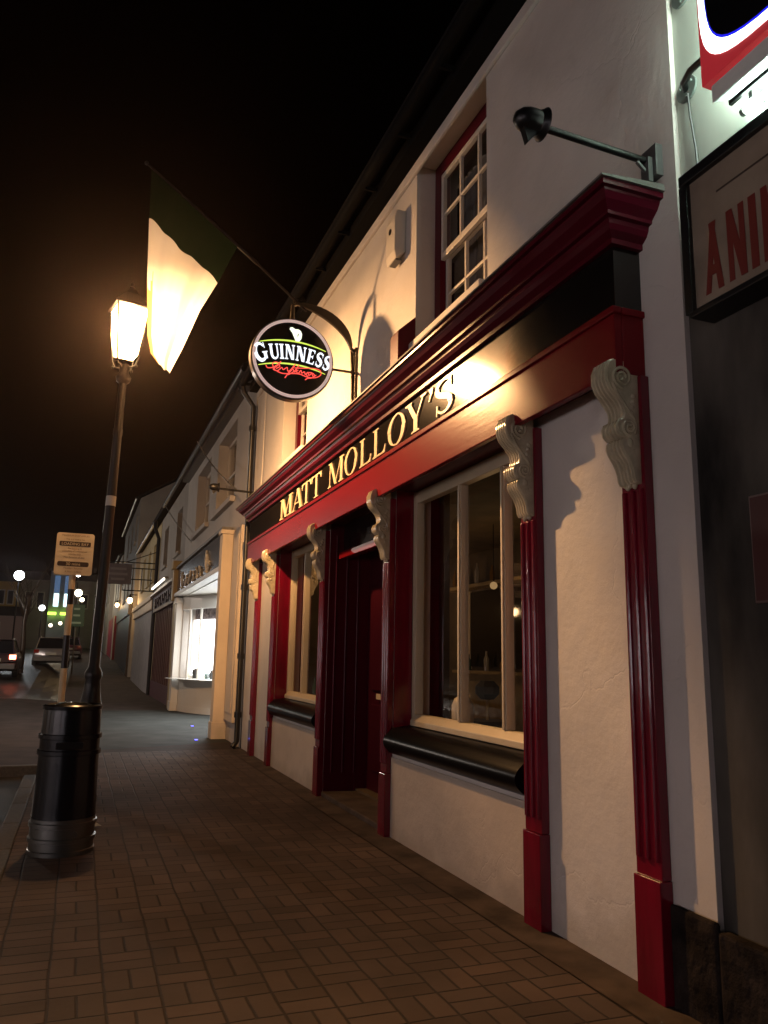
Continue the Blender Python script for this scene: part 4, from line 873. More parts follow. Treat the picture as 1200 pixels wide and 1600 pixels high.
# ================================================================ LEFT: CREAM SHOP
ca = thing('cream_shop', 'pale rendered shop beside the pub with a brightly lit recessed display window', 'shop', (0, 18.2, 0))
CA0, CA1 = 13.42, 23.05
hl = [(15.3, 17.6, 4.62, 6.25), (18.7, 21.0, 4.62, 6.25), (15.15, 22.35, 0, 3.13)]
wall_holes(MB(), 0.0, .35, CA0, CA1, 0, 6.62, hl).build('facade_wall', GREYW, ca)
MB().box(.35, 8, CA0, CA0 + .2, 0, 6.62).build('side_wall', GREYW, ca)
MB().prism([(-.30, 6.70), (4, 9.4), (8.3, 6.70), (8.3, 6.6), (4, 9.28), (-.25, 6.6)], 'y', CA0, CA1 + .1).build('roof', SLATE, ca)
g_ = MB(); g_.tube([(-.25, CA0 + .05, 6.62), (-.25, 28, 6.62)], .06, 10); g_.box(-.19, -.001, CA0 + .05, CA1, 6.48, 6.62); g_.build('gutter', BLACKM, ca, smooth=True)
for a, b_ in ((15.3, 17.6), (18.7, 21.0)):
    f = MB(); X = .22; f.box(X, X + .06, a + .002, a + .08, 4.62, 6.24); f.box(X, X + .06, b_ - .08, b_ - .002, 4.62, 6.24); f.box(X, X + .06, a + .08, b_ - .08, 6.16, 6.24); f.box(X, X + .06, a + .08, b_ - .08, 4.622, 4.70); f.box(X + .004, X + .05, a + .08, b_ - .08, 5.4, 5.46); f.box(X + .004, X + .05, (a + b_) / 2 - .03, (a + b_) / 2 + .03, 4.7, 6.16)
    fr = f.build('upper_window', WHITEP, ca, bevel=.005); MB().box(X + .02, X + .025, a + .08, b_ - .08, 4.7, 6.16).build('pane', GLASS, fr)
    MB().box(-.10, .21, a - .12, b_ + .12, 4.50, 4.615).build('sill', GREYW, fr, bevel=.01); MB().box(.45, .47, a - .1, b_ + .1, 4.4, 6.4).build('blind', CURT, fr)
# near pilasters
p = MB(); p.box(-.035, -.001, 13.56, 13.78, .0, 3.9); p.box(-.06, -.001, 13.95, 14.78, .35, 3.84); p.box(-.075, -.061, 14.06, 14.66, .5, 3.7); p.build('wall_pilaster', CREAMW, ca, bevel=.008)
p = MB(); p.box(-.25, -.001, 14.82, 15.12, 0, 3.78); p.box(-.28, -.001, 14.79, 15.15, 3.781, 3.86); p.box(-.27, -.001, 14.80, 15.14, 0, .3); p.build('shopfront_pilaster', CREAMW, ca, bevel=.008)
p = MB(); p.box(-.20, -.001, 22.38, 22.85, 0, 3.06); p.box(-.22, -.001, 22.36, 22.87, 0, .25); p.box(-.225, -.001, 22.35, 22.88, 2.9, 3.06); p.build('shopfront_pilaster', WHITEP, ca, bevel=.008)
MB().box(-.16, -.001, 15.151, 22.85, 3.20, 3.90).build('fascia_board', mat('dark_grey_fascia', (.06, .05, .05), .25), ca, bevel=.01)
MB().box(-.24, -.001, 15.151, 22.9, 3.10, 3.199).build('fascia_moulding', WHITEP, ca, bevel=.01); MB().box(-.22, -.001, 15.151, 22.9, 3.901, 3.97).build('fascia_cap', LEAD, ca, bevel=.01)
# polished sign letters: only their shine can be made out
PLM = mat('polished_letter', (.8, .76, .68), .25, metal=.25)
ys = [21.6, 20.7, 20.1, 19.4, 18.8, 18.2, 17.2, 16.9]
for i, y in enumerate(ys):
    lm = MB(); hh = [.42, .26, .3, .24, .28, .26, .48, .2][i]; z0 = 3.27
    m_ = [(y + .16 * math.sin(q * .5 + i), z0 + hh * q / 6) for q in range(7)]
    lm.tube([(-.185, a, z) for a, z in m_], .024, 6)
    lm.tube([(-.185, y + .18, z0 + .02), (-.185, y - .05, z0 + .06), (-.185, y - .2, z0 + hh * .5), (-.185, y - .02, z0 + hh * .8)], .022, 6)
    lm.build('polished_letter', PLM, ca, smooth=True)
# recessed lobby with bow display window
lb = MB(); lb.box(.351, 2.6, 15.0, 15.148, 0, 3.14); lb.box(2.6, 2.7, 15.0, 22.5, 0, 3.14); lb.box(.351, 2.6, 22.36, 22.5, 0, 3.14); lb.build('lobby_walls', WHITEP, ca)
MB().box(.0, 2.599, 15.152, 22.349, 3.08, 3.128).build('lobby_ceiling', WHITEP, ca)
bow = [(-.02, 22.30), (.12, 21.75), (.33, 21.2), (.62, 20.65), (.98, 20.25), (1.5, 19.95), (2.2, 19.85), (2.59, 19.85)]
def bowwall(m_, off, z0, z1, th=.05):
    vs = []; fs = []
    for i, (x_, y_) in enumerate(bow):
        a = bow[max(i - 1, 0)]; b2 = bow[min(i + 1, len(bow) - 1)]; dx, dy = b2[0] - a[0], b2[1] - a[1]; q = math.hypot(dx, dy); nx, ny = dy / q, -dx / q
        for o_ in (off, off + th):
            for z in (z0, z1): vs.append((x_ + nx * o_, y_ + ny * o_, z))
    for i in range(len(bow) - 1):
        o = 4 * i; fs += [(o, o + 4, o + 5, o + 1), (o + 2, o + 3, o + 7, o + 6), (o, o + 2, o + 6, o + 4), (o + 1, o + 5, o + 7, o + 3)]
    fs += [(0, 1, 3, 2), (len(vs) - 4, len(vs) - 2, len(vs) - 1, len(vs) - 3)]; m_.add(vs, fs)
m = MB(); bowwall(m, -.05, 0, .80, .06); bowwall(m, -.08, .80, .86, .12); bowwall(m, -.07, 0, .16, .09); m.build('display_stall_riser', WHITEP, ca)
m = MB(); bowwall(m, -.06, 2.72, 3.079, .08)
for x_, y_ in (bow[1], bow[2], bow[4]): m.tube([(x_, y_, .86), (x_, y_, 2.75)], .035, 8)
m.build('display_window_frame', WHITEP, ca)
DISP = mat('glowing_display_back', (.8, .8, .8), .6, emit=(.93, .98, 1), estr=4.5, var=.2, vscale=9)  # backdrop emits by itself, standing in for a lit interior
m = MB(); vs = [(x_ + .25, y_ + .35, z) for x_, y_ in bow[:7] for z in (.95, 2.45)]; m.add(vs, [(2 * i, 2 * i + 2, 2 * i + 3, 2 * i + 1) for i in range(6)]); m.build('glowing_backdrop', DISP, ca)
m = MB(); m.add([(x_ + .27, y_ + .36, z) for x_, y_ in bow[:7] for z in (2.46, 2.9)], [(2 * i, 2 * i + 2, 2 * i + 3, 2 * i + 1) for i in range(6)]); m.build('pelmet', mat('patterned_pelmet', (.25, .2, .2), .7, var=.8, vscale=14), ca)
m = MB(); bowwall(m, .02, .87, .88, .38); m.build('display_shelf', WHITEP, ca)
m = MB(); random.seed(3)
sets = []
for i in range(12):
    f_ = random.random() * 5.2; i0 = int(f_); u = f_ - i0; x_ = bow[i0][0] * (1 - u) + bow[i0 + 1][0] * u + .12 + random.random() * .12; y_ = bow[i0][1] * (1 - u) + bow[i0 + 1][1] * u + .12
    hh = .06 + random.random() * .2; o = MB().lathe([(.001, 0), (.05, 0), (.03, .02), (.055, hh * .6), (.03, hh), (.001, hh)], (x_, y_, .885), n=10).build('display_ornament', mat('ornament', random.choice([(.7, .7, .7), (.2, .3, .28), (.6, .55, .4), (.08, .08, .08), (.5, .6, .65)]), .2, metal=.3), None, smooth=True)
    tag(o, 'small shiny ornament in the lit display window of the cream shop', 'ornament', 'ornaments crowded in the lit display window')
al_ = bpy.data.lights.new('lobby_light', 'AREA'); al_.shape = 'RECTANGLE'; al_.size = 1.2; al_.size_y = 2.6; al_.energy = 300; al_.color = (.9, .97, 1)
ao = bpy.data.objects.new('lobby_light', al_); COL.objects.link(ao); ao.location = (.95, 18.6, 3.05)
for i, (x_, y_) in enumerate(((-.55, 14.6), (-.25, 17.4))):
    gz = .006
    t = thing('ground_light', ['small blue ground light at the foot of the cream pilaster', 'small blue ground light farther along before the lit shop window'][i], 'ground light', (x_, y_, gz), 'blue lights set in the pavement')
    MB().lathe([(.035, 0), (.035, .012), (.001, .012)], (x_, y_, gz), n=16).build('rim', STEEL, t); MB().lathe([(.026, .0125), (.024, .018), (.001, .019)], (x_, y_, gz), n=16).build('lens', emit_mat('blue_led', (.12, .12, 1), 9), t)
ev_ = MB().prism([(13.52, 3.26), (14.05, 3.58), (13.72, 2.98)], 'x', -.03, -.001).build('wall_plaque', mat('grey_triangle_plaque', (.12, .10, .085), .6)); tag(ev_, 'small dark triangular plaque on the cream wall near the drainpipe', 'plaque')
# ---------------- chains
def chain(p0, p1, label, nn=34, sag=.12):
    m_ = MB(); p0, p1 = Vector(p0), Vector(p1)
    for i in range(nn):
        a = i / nn; b2 = (i + .82) / nn
        q0 = p0.lerp(p1, a) - Vector((0, 0, sag * math.sin(PI * a))); q1 = p0.lerp(p1, b2) - Vector((0, 0, sag * math.sin(PI * b2))); m_.tube([q0, q1], .016 if i % 2 else .010, 6)
    tag(m_.build('stay_chain', mat('galvanised_chain', (.35, .33, .3), .3, metal=.8), None), label, 'chain', 'stay chains running from the gutter')
chain((-.33, 19.0, 6.66), (-.40, 12.76, 4.22), 'pale twisted chain from the gutter down to the far arm spotlight', 44, .1)
chain((-.32, 27.3, 6.6), (-.2, 20.0, 4.3), 'thin chain from the gutter farther down the terrace to the cream shop wall', 40, .05)

# ================================================================ TERRACE FARTHER ALONG
def terrace(name, label, y0, y1, ze, wallm, wins, base=None, gf=None, eave=True, x0=0.0, depth=8, ridge=2.6, zb=None):
    zb = zg(0, (y0 + y1) / 2) - .4 if zb is None else zb
    t = thing(name, label, 'building', (x0, (y0 + y1) / 2, max(zb, 0)))
    wall_holes(MB(), x0, x0 + .35, y0, y1, zb, ze, wins).build('facade_wall', wallm, t)
    mm = MB(); mm.box(x0 + .35, x0 + depth, y0, y0 + .2, zb, ze); mm.prism([(x0 + .0, ze), (x0 + depth, ze), (x0 + depth / 2, ze + ridge - .12)], 'y', y0 + .01, y0 + .2); mm.build('gable_wall', wallm, t)
    MB().prism([(x0 - .3, ze + .06), (x0 + depth / 2, ze + ridge), (x0 + depth + .3, ze + .06), (x0 + depth + .3, ze - .04), (x0 + depth / 2, ze + ridge - .12), (x0 - .25, ze - .04)], 'y', y0 - .02, y1).build('roof', SLATE, t)
    if eave: MB().tube([(x0 - .24, y0, ze - .01), (x0 - .24, y1, ze - .01)], .06, 8).build('gutter', BLACKM, t, smooth=True)
    for (a, b_, za, zc) in wins:
        if za < ze - 3 and zc < 3.3 + zb + .5: 
            continue
        f = MB(); X = x0 + .15; f.box(X, X + .06, a, a + .07, za, zc); f.box(X, X + .06, b_ - .07, b_, za, zc); f.box(X, X + .06, a + .07, b_ - .07, zc - .07, zc); f.box(X, X + .06, a + .07, b_ - .07, za, za + .08); f.box(X + .003, X + .05, a + .07, b_ - .07, (za + zc) / 2 - .03, (za + zc) / 2 + .03); f.box(X + .003, X + .05, (a + b_) / 2 - .02, (a + b_) / 2 + .02, za + .08, zc - .07)
        fr = f.build('upper_window', WHITEP, t); MB().box(X + .02, X + .03, a + .05, b_ - .05, za + .05, zc - .05).build('pane', mat('dark_pane', (.012, .012, .015), .08), fr); MB().box(x0 - .08, X - .002, a - .08, b_ + .08, za - .1, za - .002).build('sill', wallm, fr)
    return t
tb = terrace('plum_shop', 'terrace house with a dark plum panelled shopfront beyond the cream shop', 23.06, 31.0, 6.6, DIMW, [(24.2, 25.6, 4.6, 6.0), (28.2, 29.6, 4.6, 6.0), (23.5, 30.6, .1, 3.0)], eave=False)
m = MB(); m.box(-.06, .2, 23.4, 30.8, zg(0, 26) - .2, .55)
for i in range(13): y = 23.45 + i * .57; m.box(-.07, .15, y, y + .12, .55, 3.0); m.box(-.02, .1, y + .12, y + .57, .551, 2.99)
m.build('panelled_shopfront', PURP, tb, bevel=.01)
MB().box(-.14, -.001, 23.3, 30.9, 3.02, 3.62).build('fascia_board', mat('brown_plum_fascia', (.10, .07, .065), .5, var=.3, vscale=4), tb, bevel=.01)
m = MB()
for i in range(9):
    y = 29.9 - i * .66; m.box(-.165, -.141, y, y + .11, 3.14, 3.5); m.box(-.166, -.1415, y - .25, y - .001, 3.14 + (i % 3) * .12, 3.22 + (i % 3) * .12)
m.build('dark_raised_letters', mat('dark_raised_letter', (.015, .010, .012), .8, spec=.1), tb)
MB().box(-.26, -.001, 23.3, 31.0, 3.63, 3.71).build('fascia_cap', WHITEP, tb, bevel=.01)
m = MB(); m.box(-.28, -.001, 22.93, 23.28, 3.0, 3.9); m.box(-.32, -.001, 22.92, 23.3, 3.9, 4.15); m.box(-.2, -.001, 22.95, 23.28, 0, 3.0); m.build('console_bracket', mat('ochre_console', (.35, .26, .12), .5), tb, bevel=.03)
st_ = thing('strip_light', 'glowing white strip light along the top of the plum shop fascia', 'strip light', (-.3, 27, 3.85))
MB().box(-.33, -.22, 24.9, 29.2, 3.80, 3.87).build('housing', GREYM, st_); MB().tube([(-.35, 25, 3.80), (-.35, 29.1, 3.80)], .035, 8).build('tube', emit_mat('warm_white_tube', (1, .93, .78), 5), st_)
d2 = thing('drainpipe', 'black drainpipe beyond the plum shopfront', 'drainpipe', (-.1, 31.1, 0)); MB().tube([(-.25, 31.1, 6.6), (-.25, 31.1, 6.3), (-.09, 31.1, 5.9), (-.09, 31.1, 0)], .07, 8).build('pipe', BLACKM, d2, smooth=True)
tcb = terrace('ochre_house', 'narrow ochre lit house with grey garage doors and a cream moulding', 31.2, 42.5, 6.6, AMBERW, [(33.0, 34.3, 4.5, 6.0), (35.6, 36.9, 4.5, 6.0), (38.6, 39.9, 4.5, 6.0)])
m = MB(); m.box(-.25, -.001, 31.3, 42.3, 3.55, 3.75); m.box(-.18, -.001, 31.3, 42.3, 3.2, 3.549); m.build('cream_moulding', CREAMW, tcb, bevel=.03)
MB().box(-.08, -.001, 31.4, 42.2, 0, 3.19).build('garage_doors', GREYD, tcb)
gb = thing('iron_wall_frame', 'black wrought iron frame projecting from the ochre wall', 'bracket', (0, 33, 3.9)); m = MB()
for z in (4.0, 4.45, 4.9): m.tube([(-.0, 33, z), (-1.2, 33, z)], .025, 6)
for x_ in (-1.2, -.85, -.5, -.15): m.tube([(x_, 33, 4.0), (x_, 33, 4.9)], .02, 6)
m.build('bars', BLACKM, gb)
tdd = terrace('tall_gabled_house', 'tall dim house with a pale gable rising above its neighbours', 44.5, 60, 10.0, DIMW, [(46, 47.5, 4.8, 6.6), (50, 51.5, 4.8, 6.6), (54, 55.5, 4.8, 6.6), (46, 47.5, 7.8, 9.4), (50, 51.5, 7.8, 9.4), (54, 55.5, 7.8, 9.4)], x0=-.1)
MB().box(-.3, -.101, 45, 60, 3.6, 4.4).build('fascia_board', mat('dark_brown_fascia', (.05, .03, .02), .4), tdd); MB().box(-.2, -.101, 45, 60, -.2, 3.59).build('dark_shopfront', WOODD, tdd)
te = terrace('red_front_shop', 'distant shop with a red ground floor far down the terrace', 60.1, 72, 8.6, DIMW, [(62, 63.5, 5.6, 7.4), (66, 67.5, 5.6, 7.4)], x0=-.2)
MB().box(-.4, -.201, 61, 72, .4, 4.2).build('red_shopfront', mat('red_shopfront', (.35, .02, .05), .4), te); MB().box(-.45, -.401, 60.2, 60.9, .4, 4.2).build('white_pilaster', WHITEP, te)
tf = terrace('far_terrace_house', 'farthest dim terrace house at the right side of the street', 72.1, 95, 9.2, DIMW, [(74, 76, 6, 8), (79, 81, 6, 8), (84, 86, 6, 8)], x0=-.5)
# projecting sign, wall lantern
hs_ = thing('projecting_sign', 'dim lilac grey projecting board high on the terrace beyond the lamp post', 'sign', (-.1, 32, 4.8)); hg = 'w'
MB().box(-1.95, -.95, 31.96, 32.04, 4.15, 4.95).build('board', mat('lilac_grey_board', (.14, .12, .14), .5, var=.2), hs_, bevel=.02)
m = MB(); m.tube([(0, 32, 5.02), (-2.0, 32, 5.02)], .025, 6); m.tube([(0, 32, 5.5), (-1.2, 32, 5.02)], .018, 6); m.build('bracket', BLACKM, hs_)
m = MB()
for z, wq in ((4.75, .6), (4.55, .7), (4.35, .5)): m.box(-1.45 - wq / 2, -1.45 + wq / 2, 31.95, 31.959, z - .05, z + .04)
m.build('faint_print', mat('faint_print', (.22, .2, .22), .5), hs_)
def wall_lantern(y, z, label, e_=120, x=-.35):
    t = thing('wall_lantern', label, 'lantern', (0, y, z), 'lit lanterns on the far terrace')
    MB().sphere((x, y, z), .14, 14, (1, 1, 1.2)).build('globe', WARMLIT, t, smooth=True); MB().tube([(0, y, z + .3), (x, y, z + .3), (x, y, z + .15)], .025, 8).build('arm', BLACKM, t, smooth=True); MB().lathe([(.17, 0), (.05, .12), (.01, .2)], (x, y, z + .14), n=12).build('cap', BLACKM, t)
    l1 = bpy.data.lights.new('wall_lantern_light', 'POINT'); l1.energy = e_; l1.color = (1, .6, .25); l1.shadow_soft_size = .14; q = bpy.data.objects.new('wall_lantern_light', l1); COL.objects.link(q); q.location = (x - .35, y - .1, z - .1)
wall_lantern(43.2, 4.25, 'warm lit lantern on the corner just before the tall gabled house', 90)
wall_lantern(59.0, 4.9, 'smaller warm lantern on the dark shopfront of the tall gabled house', 40)
# ================================================================ FAR END OF THE STREET
zf = 2.0
def far_block(name, label, x0, x1, y, z1, m_, wins=(), wm=None, depth=8, z0=None):
    z0 = zf - .3 if z0 is None else z0
    t = thing(name, label, 'building', ((x0 + x1) / 2, y, z0)); MB().box(x0, x1, y, y + depth, z0, z1).build('walls', m_, t)
    MB().prism([(x0 - .2, z1 + .001), (x1 + .2, z1 + .001), (x1 - .4, z1 + .9), (x0 + .4, z1 + .9)], 'y', y - .2, y + depth).build('roof', SLATE, t)
    for (a, b_, za, zc) in wins:
        f = MB(); f.box(a - .1, b_ + .1, y - .05, y - .001, za - .1, zc + .1); fr = f.build('window', WHITEP, t); MB().box(a, b_, y - .07, y - .0501, za, zc).build('pane', wm or mat('dark_far_pane', (.02, .02, .03), .1), fr)
    return t
far_block('yellow_house', 'amber lit house at the left end of the street', -14.5, -9.3, 94, 9.0, mat('amber_far_wall', (.5, .32, .10), .7, emit=None), [(-13.5, -12.6, 6.6, 8), (-11.4, -10.7, 6.6, 8), (-10.3, -9.8, 6.6, 8)])
far_block('dark_far_house', 'unlit brown house between the amber house and the bright windows', -9.25, -6.3, 95, 9.4, DIMW, [(-8.6, -7.9, 6.4, 8), (-7.4, -6.8, 6.4, 8)])
fb = far_block('bright_windowed_building', 'narrow far building with two tall bluish white glowing windows', -6.2, -3.7, 94, 10.4, mat('blue_grey_wall', (.3, .36, .45), .6))
for x_ in (-5.45, -4.4):
    f = MB(); f.prism([(x_ - .36, 6.4), (x_ + .36, 6.4), (x_ + .36, 8.3), (x_ + .2, 8.65), (x_, 8.8), (x_ - .2, 8.65), (x_ - .36, 8.3)], 'y', 93.9, 93.999); fr = f.build('tall_window', WHITEP, fb)
    MB().box(x_ - .24, x_ + .24, 93.85, 93.899, 6.5, 7.9).build('pane', emit_mat('blue_white_pane', (.6, .9, 1), 3.0), fr); MB().box(x_ - .28, x_ + .28, 93.86, 93.899, 8.0, 9.9).build('upper_pane', emit_mat('dim_blue_pane', (.12, .22, .4), .5), fr)
MB().box(-6.0, -3.9, 93.82, 93.88, 9.93, 10.1).build('cornice', WHITEP, fb)
gs = thing('green_shop_lights', 'row of lime green lit shop lights under the tall bluish windows', 'shop lights', (-5, 93.5, 5.8))
for a, b_ in ((-6.15, -5.3), (-4.9, -4.1), (-3.35, -3.05)): MB().box(a, b_, 93.5, 93.7, 5.55, 5.85).build('light_panel', emit_mat('lime_panel', (.55, .9, .08), 3.5), gs)
far_block('dim_end_house', 'dim mauve house right of the far bright windows', -3.6, .5, 96, 9.6, DIMW, [(-3.0, -2.2, 6.5, 8), (-1.4, -.6, 6.5, 8)])
far_block('left_terrace_far', 'pale low shop front at the far left of the street', -16, -8.0, 84, 4.9, mat('pale_mauve_shop', (.35, .25, .25), .6), [(-12, -10, 2.6, 4.2)], depth=5)
def globe_lamp(x, y, z, r, label, col=(.92, .97, 1), s_=9, e_=60):
    t = thing('globe_lamp', label, 'street lamp', (x, y, zg(x, y)), 'lit globe lamps far down the street'); z0 = zg(x, y) - .1
    MB().tube([(x, y, z0), (x, y, z0 + .8), (x, y, z - r)], [.10, .06, .045], 8).build('post', BLACKM, t, smooth=True); MB().sphere((x, y, z), r, 16).build('globe', emit_mat('globe_glow', col, s_), t, smooth=True)
    l1 = bpy.data.lights.new('globe_light', 'POINT'); l1.energy = e_; l1.color = col; l1.shadow_soft_size = r; q = bpy.data.objects.new('globe_light', l1); COL.objects.link(q); q.location = (x, y - r - .1, z)
globe_lamp(-6.95, 60, 6.74, .34, 'large white globe lamp high at the left of the street', e_=260)
globe_lamp(-5.55, 66, 4.85, .22, 'small white globe lamp low beside the silver car', e_=80)
globe_lamp(-3.05, 70, 6.4, .30, 'warm white globe lamp just left of the tall lamp post', (1, .86, .62), 9, 350)
globe_lamp(-2.75, 78, 6.35, .2, 'small warm globe lamp behind the brighter warm one', (1, .84, .6), 8, 120)
globe_lamp(-3.3, 84, 9.2, .22, 'small white lamp at the top right of the bright windows', (1, .95, .9), 8, 40)
for i, (x_, z_, lab) in enumerate(((-5.7, 4.35, 'round cream shop lantern left of the pair under the green lights'), (-4.75, 4.6, 'round cream shop lantern right of the pair under the green lights'))):
    t = thing('shop_lantern', lab, 'lantern', (x_, 92, z_), 'cream lanterns under the green lights'); MB().sphere((x_, 92, z_), .2, 12).build('globe', emit_mat('cream_glow', (1, .8, .6), 4), t, smooth=True); MB().tube([(x_, 92, z_ + .2), (x_, 94, z_ + .5)], .03, 6).build('arm', BLACKM, t)
ds = thing('direction_sign', 'dark green direction sign on a thin grey post far down the road', 'sign', (-2.95, 46, zg(-2.95, 46)))
MB().box(-3.3, -2.5, 45.97, 46.03, 2.9, 4.1).build('panel', mat('dark_green_panel', (.03, .09, .06), .5), ds, bevel=.02); MB().tube([(-2.9, 46.06, .2), (-2.9, 46.06, 4.1)], .04, 8).build('post', GREYM, ds)
m = MB()
for z, wq in ((3.85, .3), (3.5, .35), (3.1, .5)): m.box(-2.9 - wq / 2, -2.9 + wq / 2, 45.96, 45.969, z - .05, z + .05)
m.build('pale_bars', mat('pale_green_print', (.3, .45, .38), .5), ds)
# bare tree
tree = thing('bare_tree', 'slim bare dark tree standing by the road left of the silver car', 'tree', (-4.9, 38, zg(-4.9, 38)))
zt0 = zg(-4.9, 38) - .1; m = MB(); m.tube([(-4.95, 38, zt0), (-4.92, 38, zt0 + 1.2), (-4.97, 38, zt0 + 2.2), (-4.9, 38, zt0 + 3.3)], [.14, .11, .09, .06], 10); m.build('trunk', WOODD, tree, smooth=True)
m = MB(); random.seed(11)
for i in range(16):
    a = random.random() * 6.28; h0 = 1.8 + random.random() * 1.5; ln_ = .6 + random.random() * 1.1
    p0 = Vector((-4.93, 38, zt0 + h0)); p1 = p0 + Vector((math.cos(a) * .35 * ln_, math.sin(a) * .35 * ln_, .6 * ln_)); p2 = p1 + Vector((math.cos(a + .5) * .3 * ln_, math.sin(a + .5) * .3 * ln_, .7 * ln_)); m.tube([p0, p1, p2], [.03, .018, .006], 5)
    for q in range(3): b2 = random.random() * 6.28; p3 = p1.lerp(p2, random.random()); m.tube([p3, p3 + Vector((math.cos(b2) * .3, math.sin(b2) * .3, .35))], [.01, .003], 4)
m.build('branches', WOODD, tree)
# ---------------- cars (rear towards the camera)
def car(x, y, paint, label, lit=False, wdt=1.72):
    z = zg(x, y) - .13; t = thing('parked_car', label, 'car', (x, y, z), 'cars standing along the street'); h = wdt / 2
    # body: cross-sections along y
    secs = [(-2.02, .50, .80, .88), (-1.95, .33, .95, .97), (-1.5, .25, 1.0, 1.0), (-.3, .23, 1.0, 1.0), (1.0, .25, .98, 1.0), (1.75, .3, .88, .97), (2.05, .40, .72, .86)]
    def ring(yy, z0, z1, wf): a = h * wf; return [(x - a * .93, y + yy, z + z0), (x - a, y + yy, z + z0 + .12), (x - a, y + yy, z + z1 - .22), (x - a * .9, y + yy, z + z1), (x + a * .9, y + yy, z + z1), (x + a, y + yy, z + z1 - .22), (x + a, y + yy, z + z0 + .12), (x + a * .93, y + yy, z + z0)]
    vs = []; fs = []
    for s_ in secs: vs += ring(*s_)
    for i in range(len(secs) - 1):
        for k_ in range(8): fs.append((8 * i + k_, 8 * i + (k_ + 1) % 8, 8 * i + 8 + (k_ + 1) % 8, 8 * i + 8 + k_))
    fs += [list(range(8)), [8 * (len(secs) - 1) + k_ for k_ in range(7, -1, -1)]]
    m_ = MB(); m_.add(vs, fs); m_.build('body', paint, t, bevel=.03, smooth=True)
    cab = [(-1.85, .93, .80), (-1.45, 1.44, .70), (-.9, 1.50, .69), (.1, 1.47, .69), (1.05, .97, .80)]
    vs = []; fs = []
    for yy, zz, wf in cab: vs += [(x - h * .86, y + yy, z + .90), (x - h * wf, y + yy, z + zz), (x + h * wf, y + yy, z + zz), (x + h * .86, y + yy, z + .90)]
    for i in range(4):
        for k_ in range(3): fs.append((4 * i + k_, 4 * i + k_ + 1, 4 * i + 5 + k_, 4 * i + 4 + k_))
    fs += [(0, 1, 2, 3), (16, 19, 18, 17)]
    m_ = MB(); m_.add(vs, fs); m_.build('cabin', mat('dark_car_glass', (.01, .01, .012), .06), t, bevel=.02)
    m_ = MB(); m_.box(x - h * .69, x + h * .69, y - 1.42, y + .1, z + 1.485, z + 1.52)
    for sx in (-1, 1):
        m_.tube([(x + sx * h * .84, y - 1.93, z + .93), (x + sx * h * .70, y - 1.46, z + 1.48)], .035, 6); m_.tube([(x + sx * h * .69, y + .08, z + 1.48), (x + sx * h * .82, y + 1.05, z + .97)], .03, 6)
    m_.build('roof', paint, t, bevel=.012)
    m_ = MB()
    for sx in (-1, 1): m_.tube([(x + sx * h * .66, y - 1.3, z + 1.56), (x + sx * h * .66, y - .1, z + 1.56)], .016, 6)
    m_.build('roof_rails', STEEL, t)
    MB().box(x - h * .92, x + h * .92, y - 2.10, y - 1.99, z + .33, z + .56).build('bumper', GREYM, t, bevel=.03)
    MB().box(x - .26, x + .26, y - 2.06, y - 2.03, z + .64, z + .76).build('number_plate', mat('plate', (.5, .48, .4), .5), t)
    tl = mat('tail_light', (.3, .01, .01), .2, emit=(1, .18, .1), estr=14 if lit else .0)
    for sx in (-1, 1): MB().box(x + sx * h * .78 - .12, x + sx * h * .78 + .12, y - 2.035, y - 1.9, z + .72, z + .90).build('tail_light', tl, t, bevel=.02)
    for sx in (-1, 1):
        for yy in (-1.3, 1.3):
            wh = MB(); wh.lathe([(.20, -.1), (.31, -.1), (.325, -.06), (.325, .06), (.31, .1), (.20, .1)], (x + sx * (h - .10), y + yy, z + .325), 'x', 20); wo_ = wh.build('wheel', mat('tyre', (.015, .015, .015), .7), t, smooth=True)
            MB().lathe([(.001, -.07), (.19, -.07), (.19, .07), (.001, .07)], (x + sx * (h - .06), y + yy, z + .325), 'x', 14).build('rim', STEEL, wo_)
    return t
car(-3.92, 45, mat('silver_car_paint', (.34, .32, .33), .3, metal=.5, coat=.5), 'silver hatchback parked on the road seen from behind')
car(-5.75, 37, mat('dark_car_paint', (.03, .02, .025), .3, coat=.5), 'dark car at the left edge with a glowing tail light', lit=True)
car(-3.3, 62, mat('maroon_car_paint', (.1, .02, .03), .3, coat=.5), 'small dark maroon car far beyond the silver hatchback')

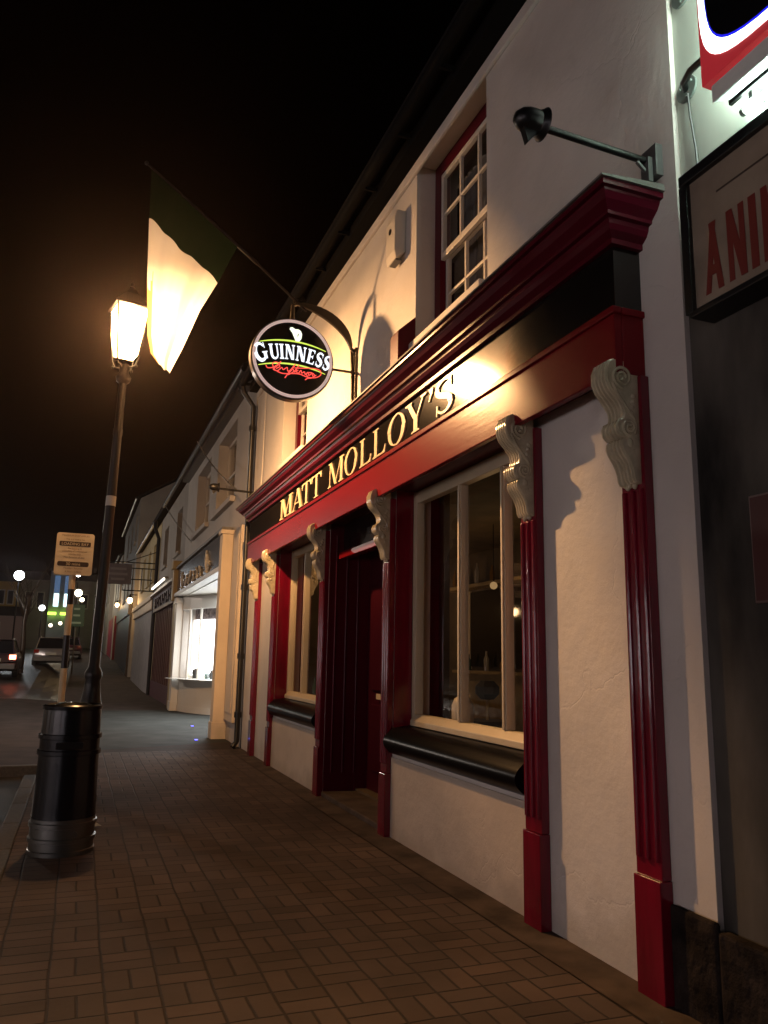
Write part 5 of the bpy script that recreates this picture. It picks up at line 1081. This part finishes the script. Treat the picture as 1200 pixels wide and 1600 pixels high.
# ================================================================ OPPOSITE SIDE OF THE STREET (lights the scene, seen in reflections)
def opposite(y0, y1, wallm, label, lit_col, s_, lit=True):
    t = thing('opposite_shop', label, 'shop', (-14, (y0 + y1) / 2, 0), 'shops across the street'); X = -14
    MB().box(X - 6, X, y0, y1, 0, 7.5).build('walls', wallm, t); MB().prism([(X - 6.2, 7.5), (X + .25, 7.5), (X - 3, 9.8)], 'y', y0, y1).build('roof', SLATE, t)
    n_ = int((y1 - y0) // 3)
    for i in range(n_):
        a = y0 + .5 + i * (y1 - y0 - .6) / n_; b_ = a + 2.1
        fr = MB().box(X + .001, X + .06, a - .1, b_ + .1, .6, 2.9).build('shop_window', WHITEP, t); MB().box(X + .061, X + .08, a, b_, .75, 2.8).build('lit_pane', emit_mat('lit_shop_pane', lit_col, s_), fr)
        f2 = MB().box(X + .001, X + .05, a + .4, b_ - .5, 4.3, 6.1).build('upper_window', WHITEP, t); MB().box(X + .051, X + .06, a + .5, b_ - .6, 4.4, 6.0).build('pane', BLACKS, f2)
    MB().box(X + .001, X + .12, y0 + .1, y1 - .1, 3.1, 3.7).build('fascia_board', DRED, t)
l2 = copy_tree(sl_main); l2.location = (-11.2, 31, .1); l2.rotation_euler = (0, 0, 0); l2['label'] = 'added street lamp out of view across the road, brightening the cars and terrace'; l2['group'] = 'black street lamps'; sl_main['group'] = 'black street lamps'  # added lamp copy out of view, goes with the fill light below
l3 = bpy.data.lights.new('added_fill_across', 'POINT'); l3.energy = 1500; l3.color = (1, .86, .74); l3.shadow_soft_size = .1; l3o = bpy.data.objects.new('added_fill_across', l3); COL.objects.link(l3o); l3o.location = (-11.12, 31, 5.3)  # added fill to lift the silver car and terrace fronts
opposite(-14, -5.2, DIMW, 'shop across the street behind the camera with cool lit windows', (1, .87, .93), 6.0)
opposite(-5, 4, CREAMW, 'shop across the street facing the pub panel with lit windows', (1, .84, .86), 4.2)
opposite(4.2, 13, DIMW, 'shop across the street facing the pub door with dim windows', (1, .85, .8), 1.6)
opposite(13.2, 24, GREYW, 'shop across the street facing the cream shop', (1, .85, .75), .4)

# added mist volume, tinted to stand in for lens bloom round the lamps
hz = MB().box(-310, 310, -40, 310, -2, 24)
HZ = bpy.data.materials.new('halo_mist'); HZ.use_nodes = True; hn = HZ.node_tree.nodes; hn.clear()
ho = hn.new('ShaderNodeOutputMaterial'); hv = hn.new('ShaderNodeVolumePrincipled'); hv.inputs['Color'].default_value = (.95, .74, .70, 1); hv.inputs['Density'].default_value = .00032; hv.inputs['Anisotropy'].default_value = .88
HZ.node_tree.links.new(hv.outputs[0], ho.inputs['Volume'])
hz.build('halo_haze', HZ, None, kind='stuff')
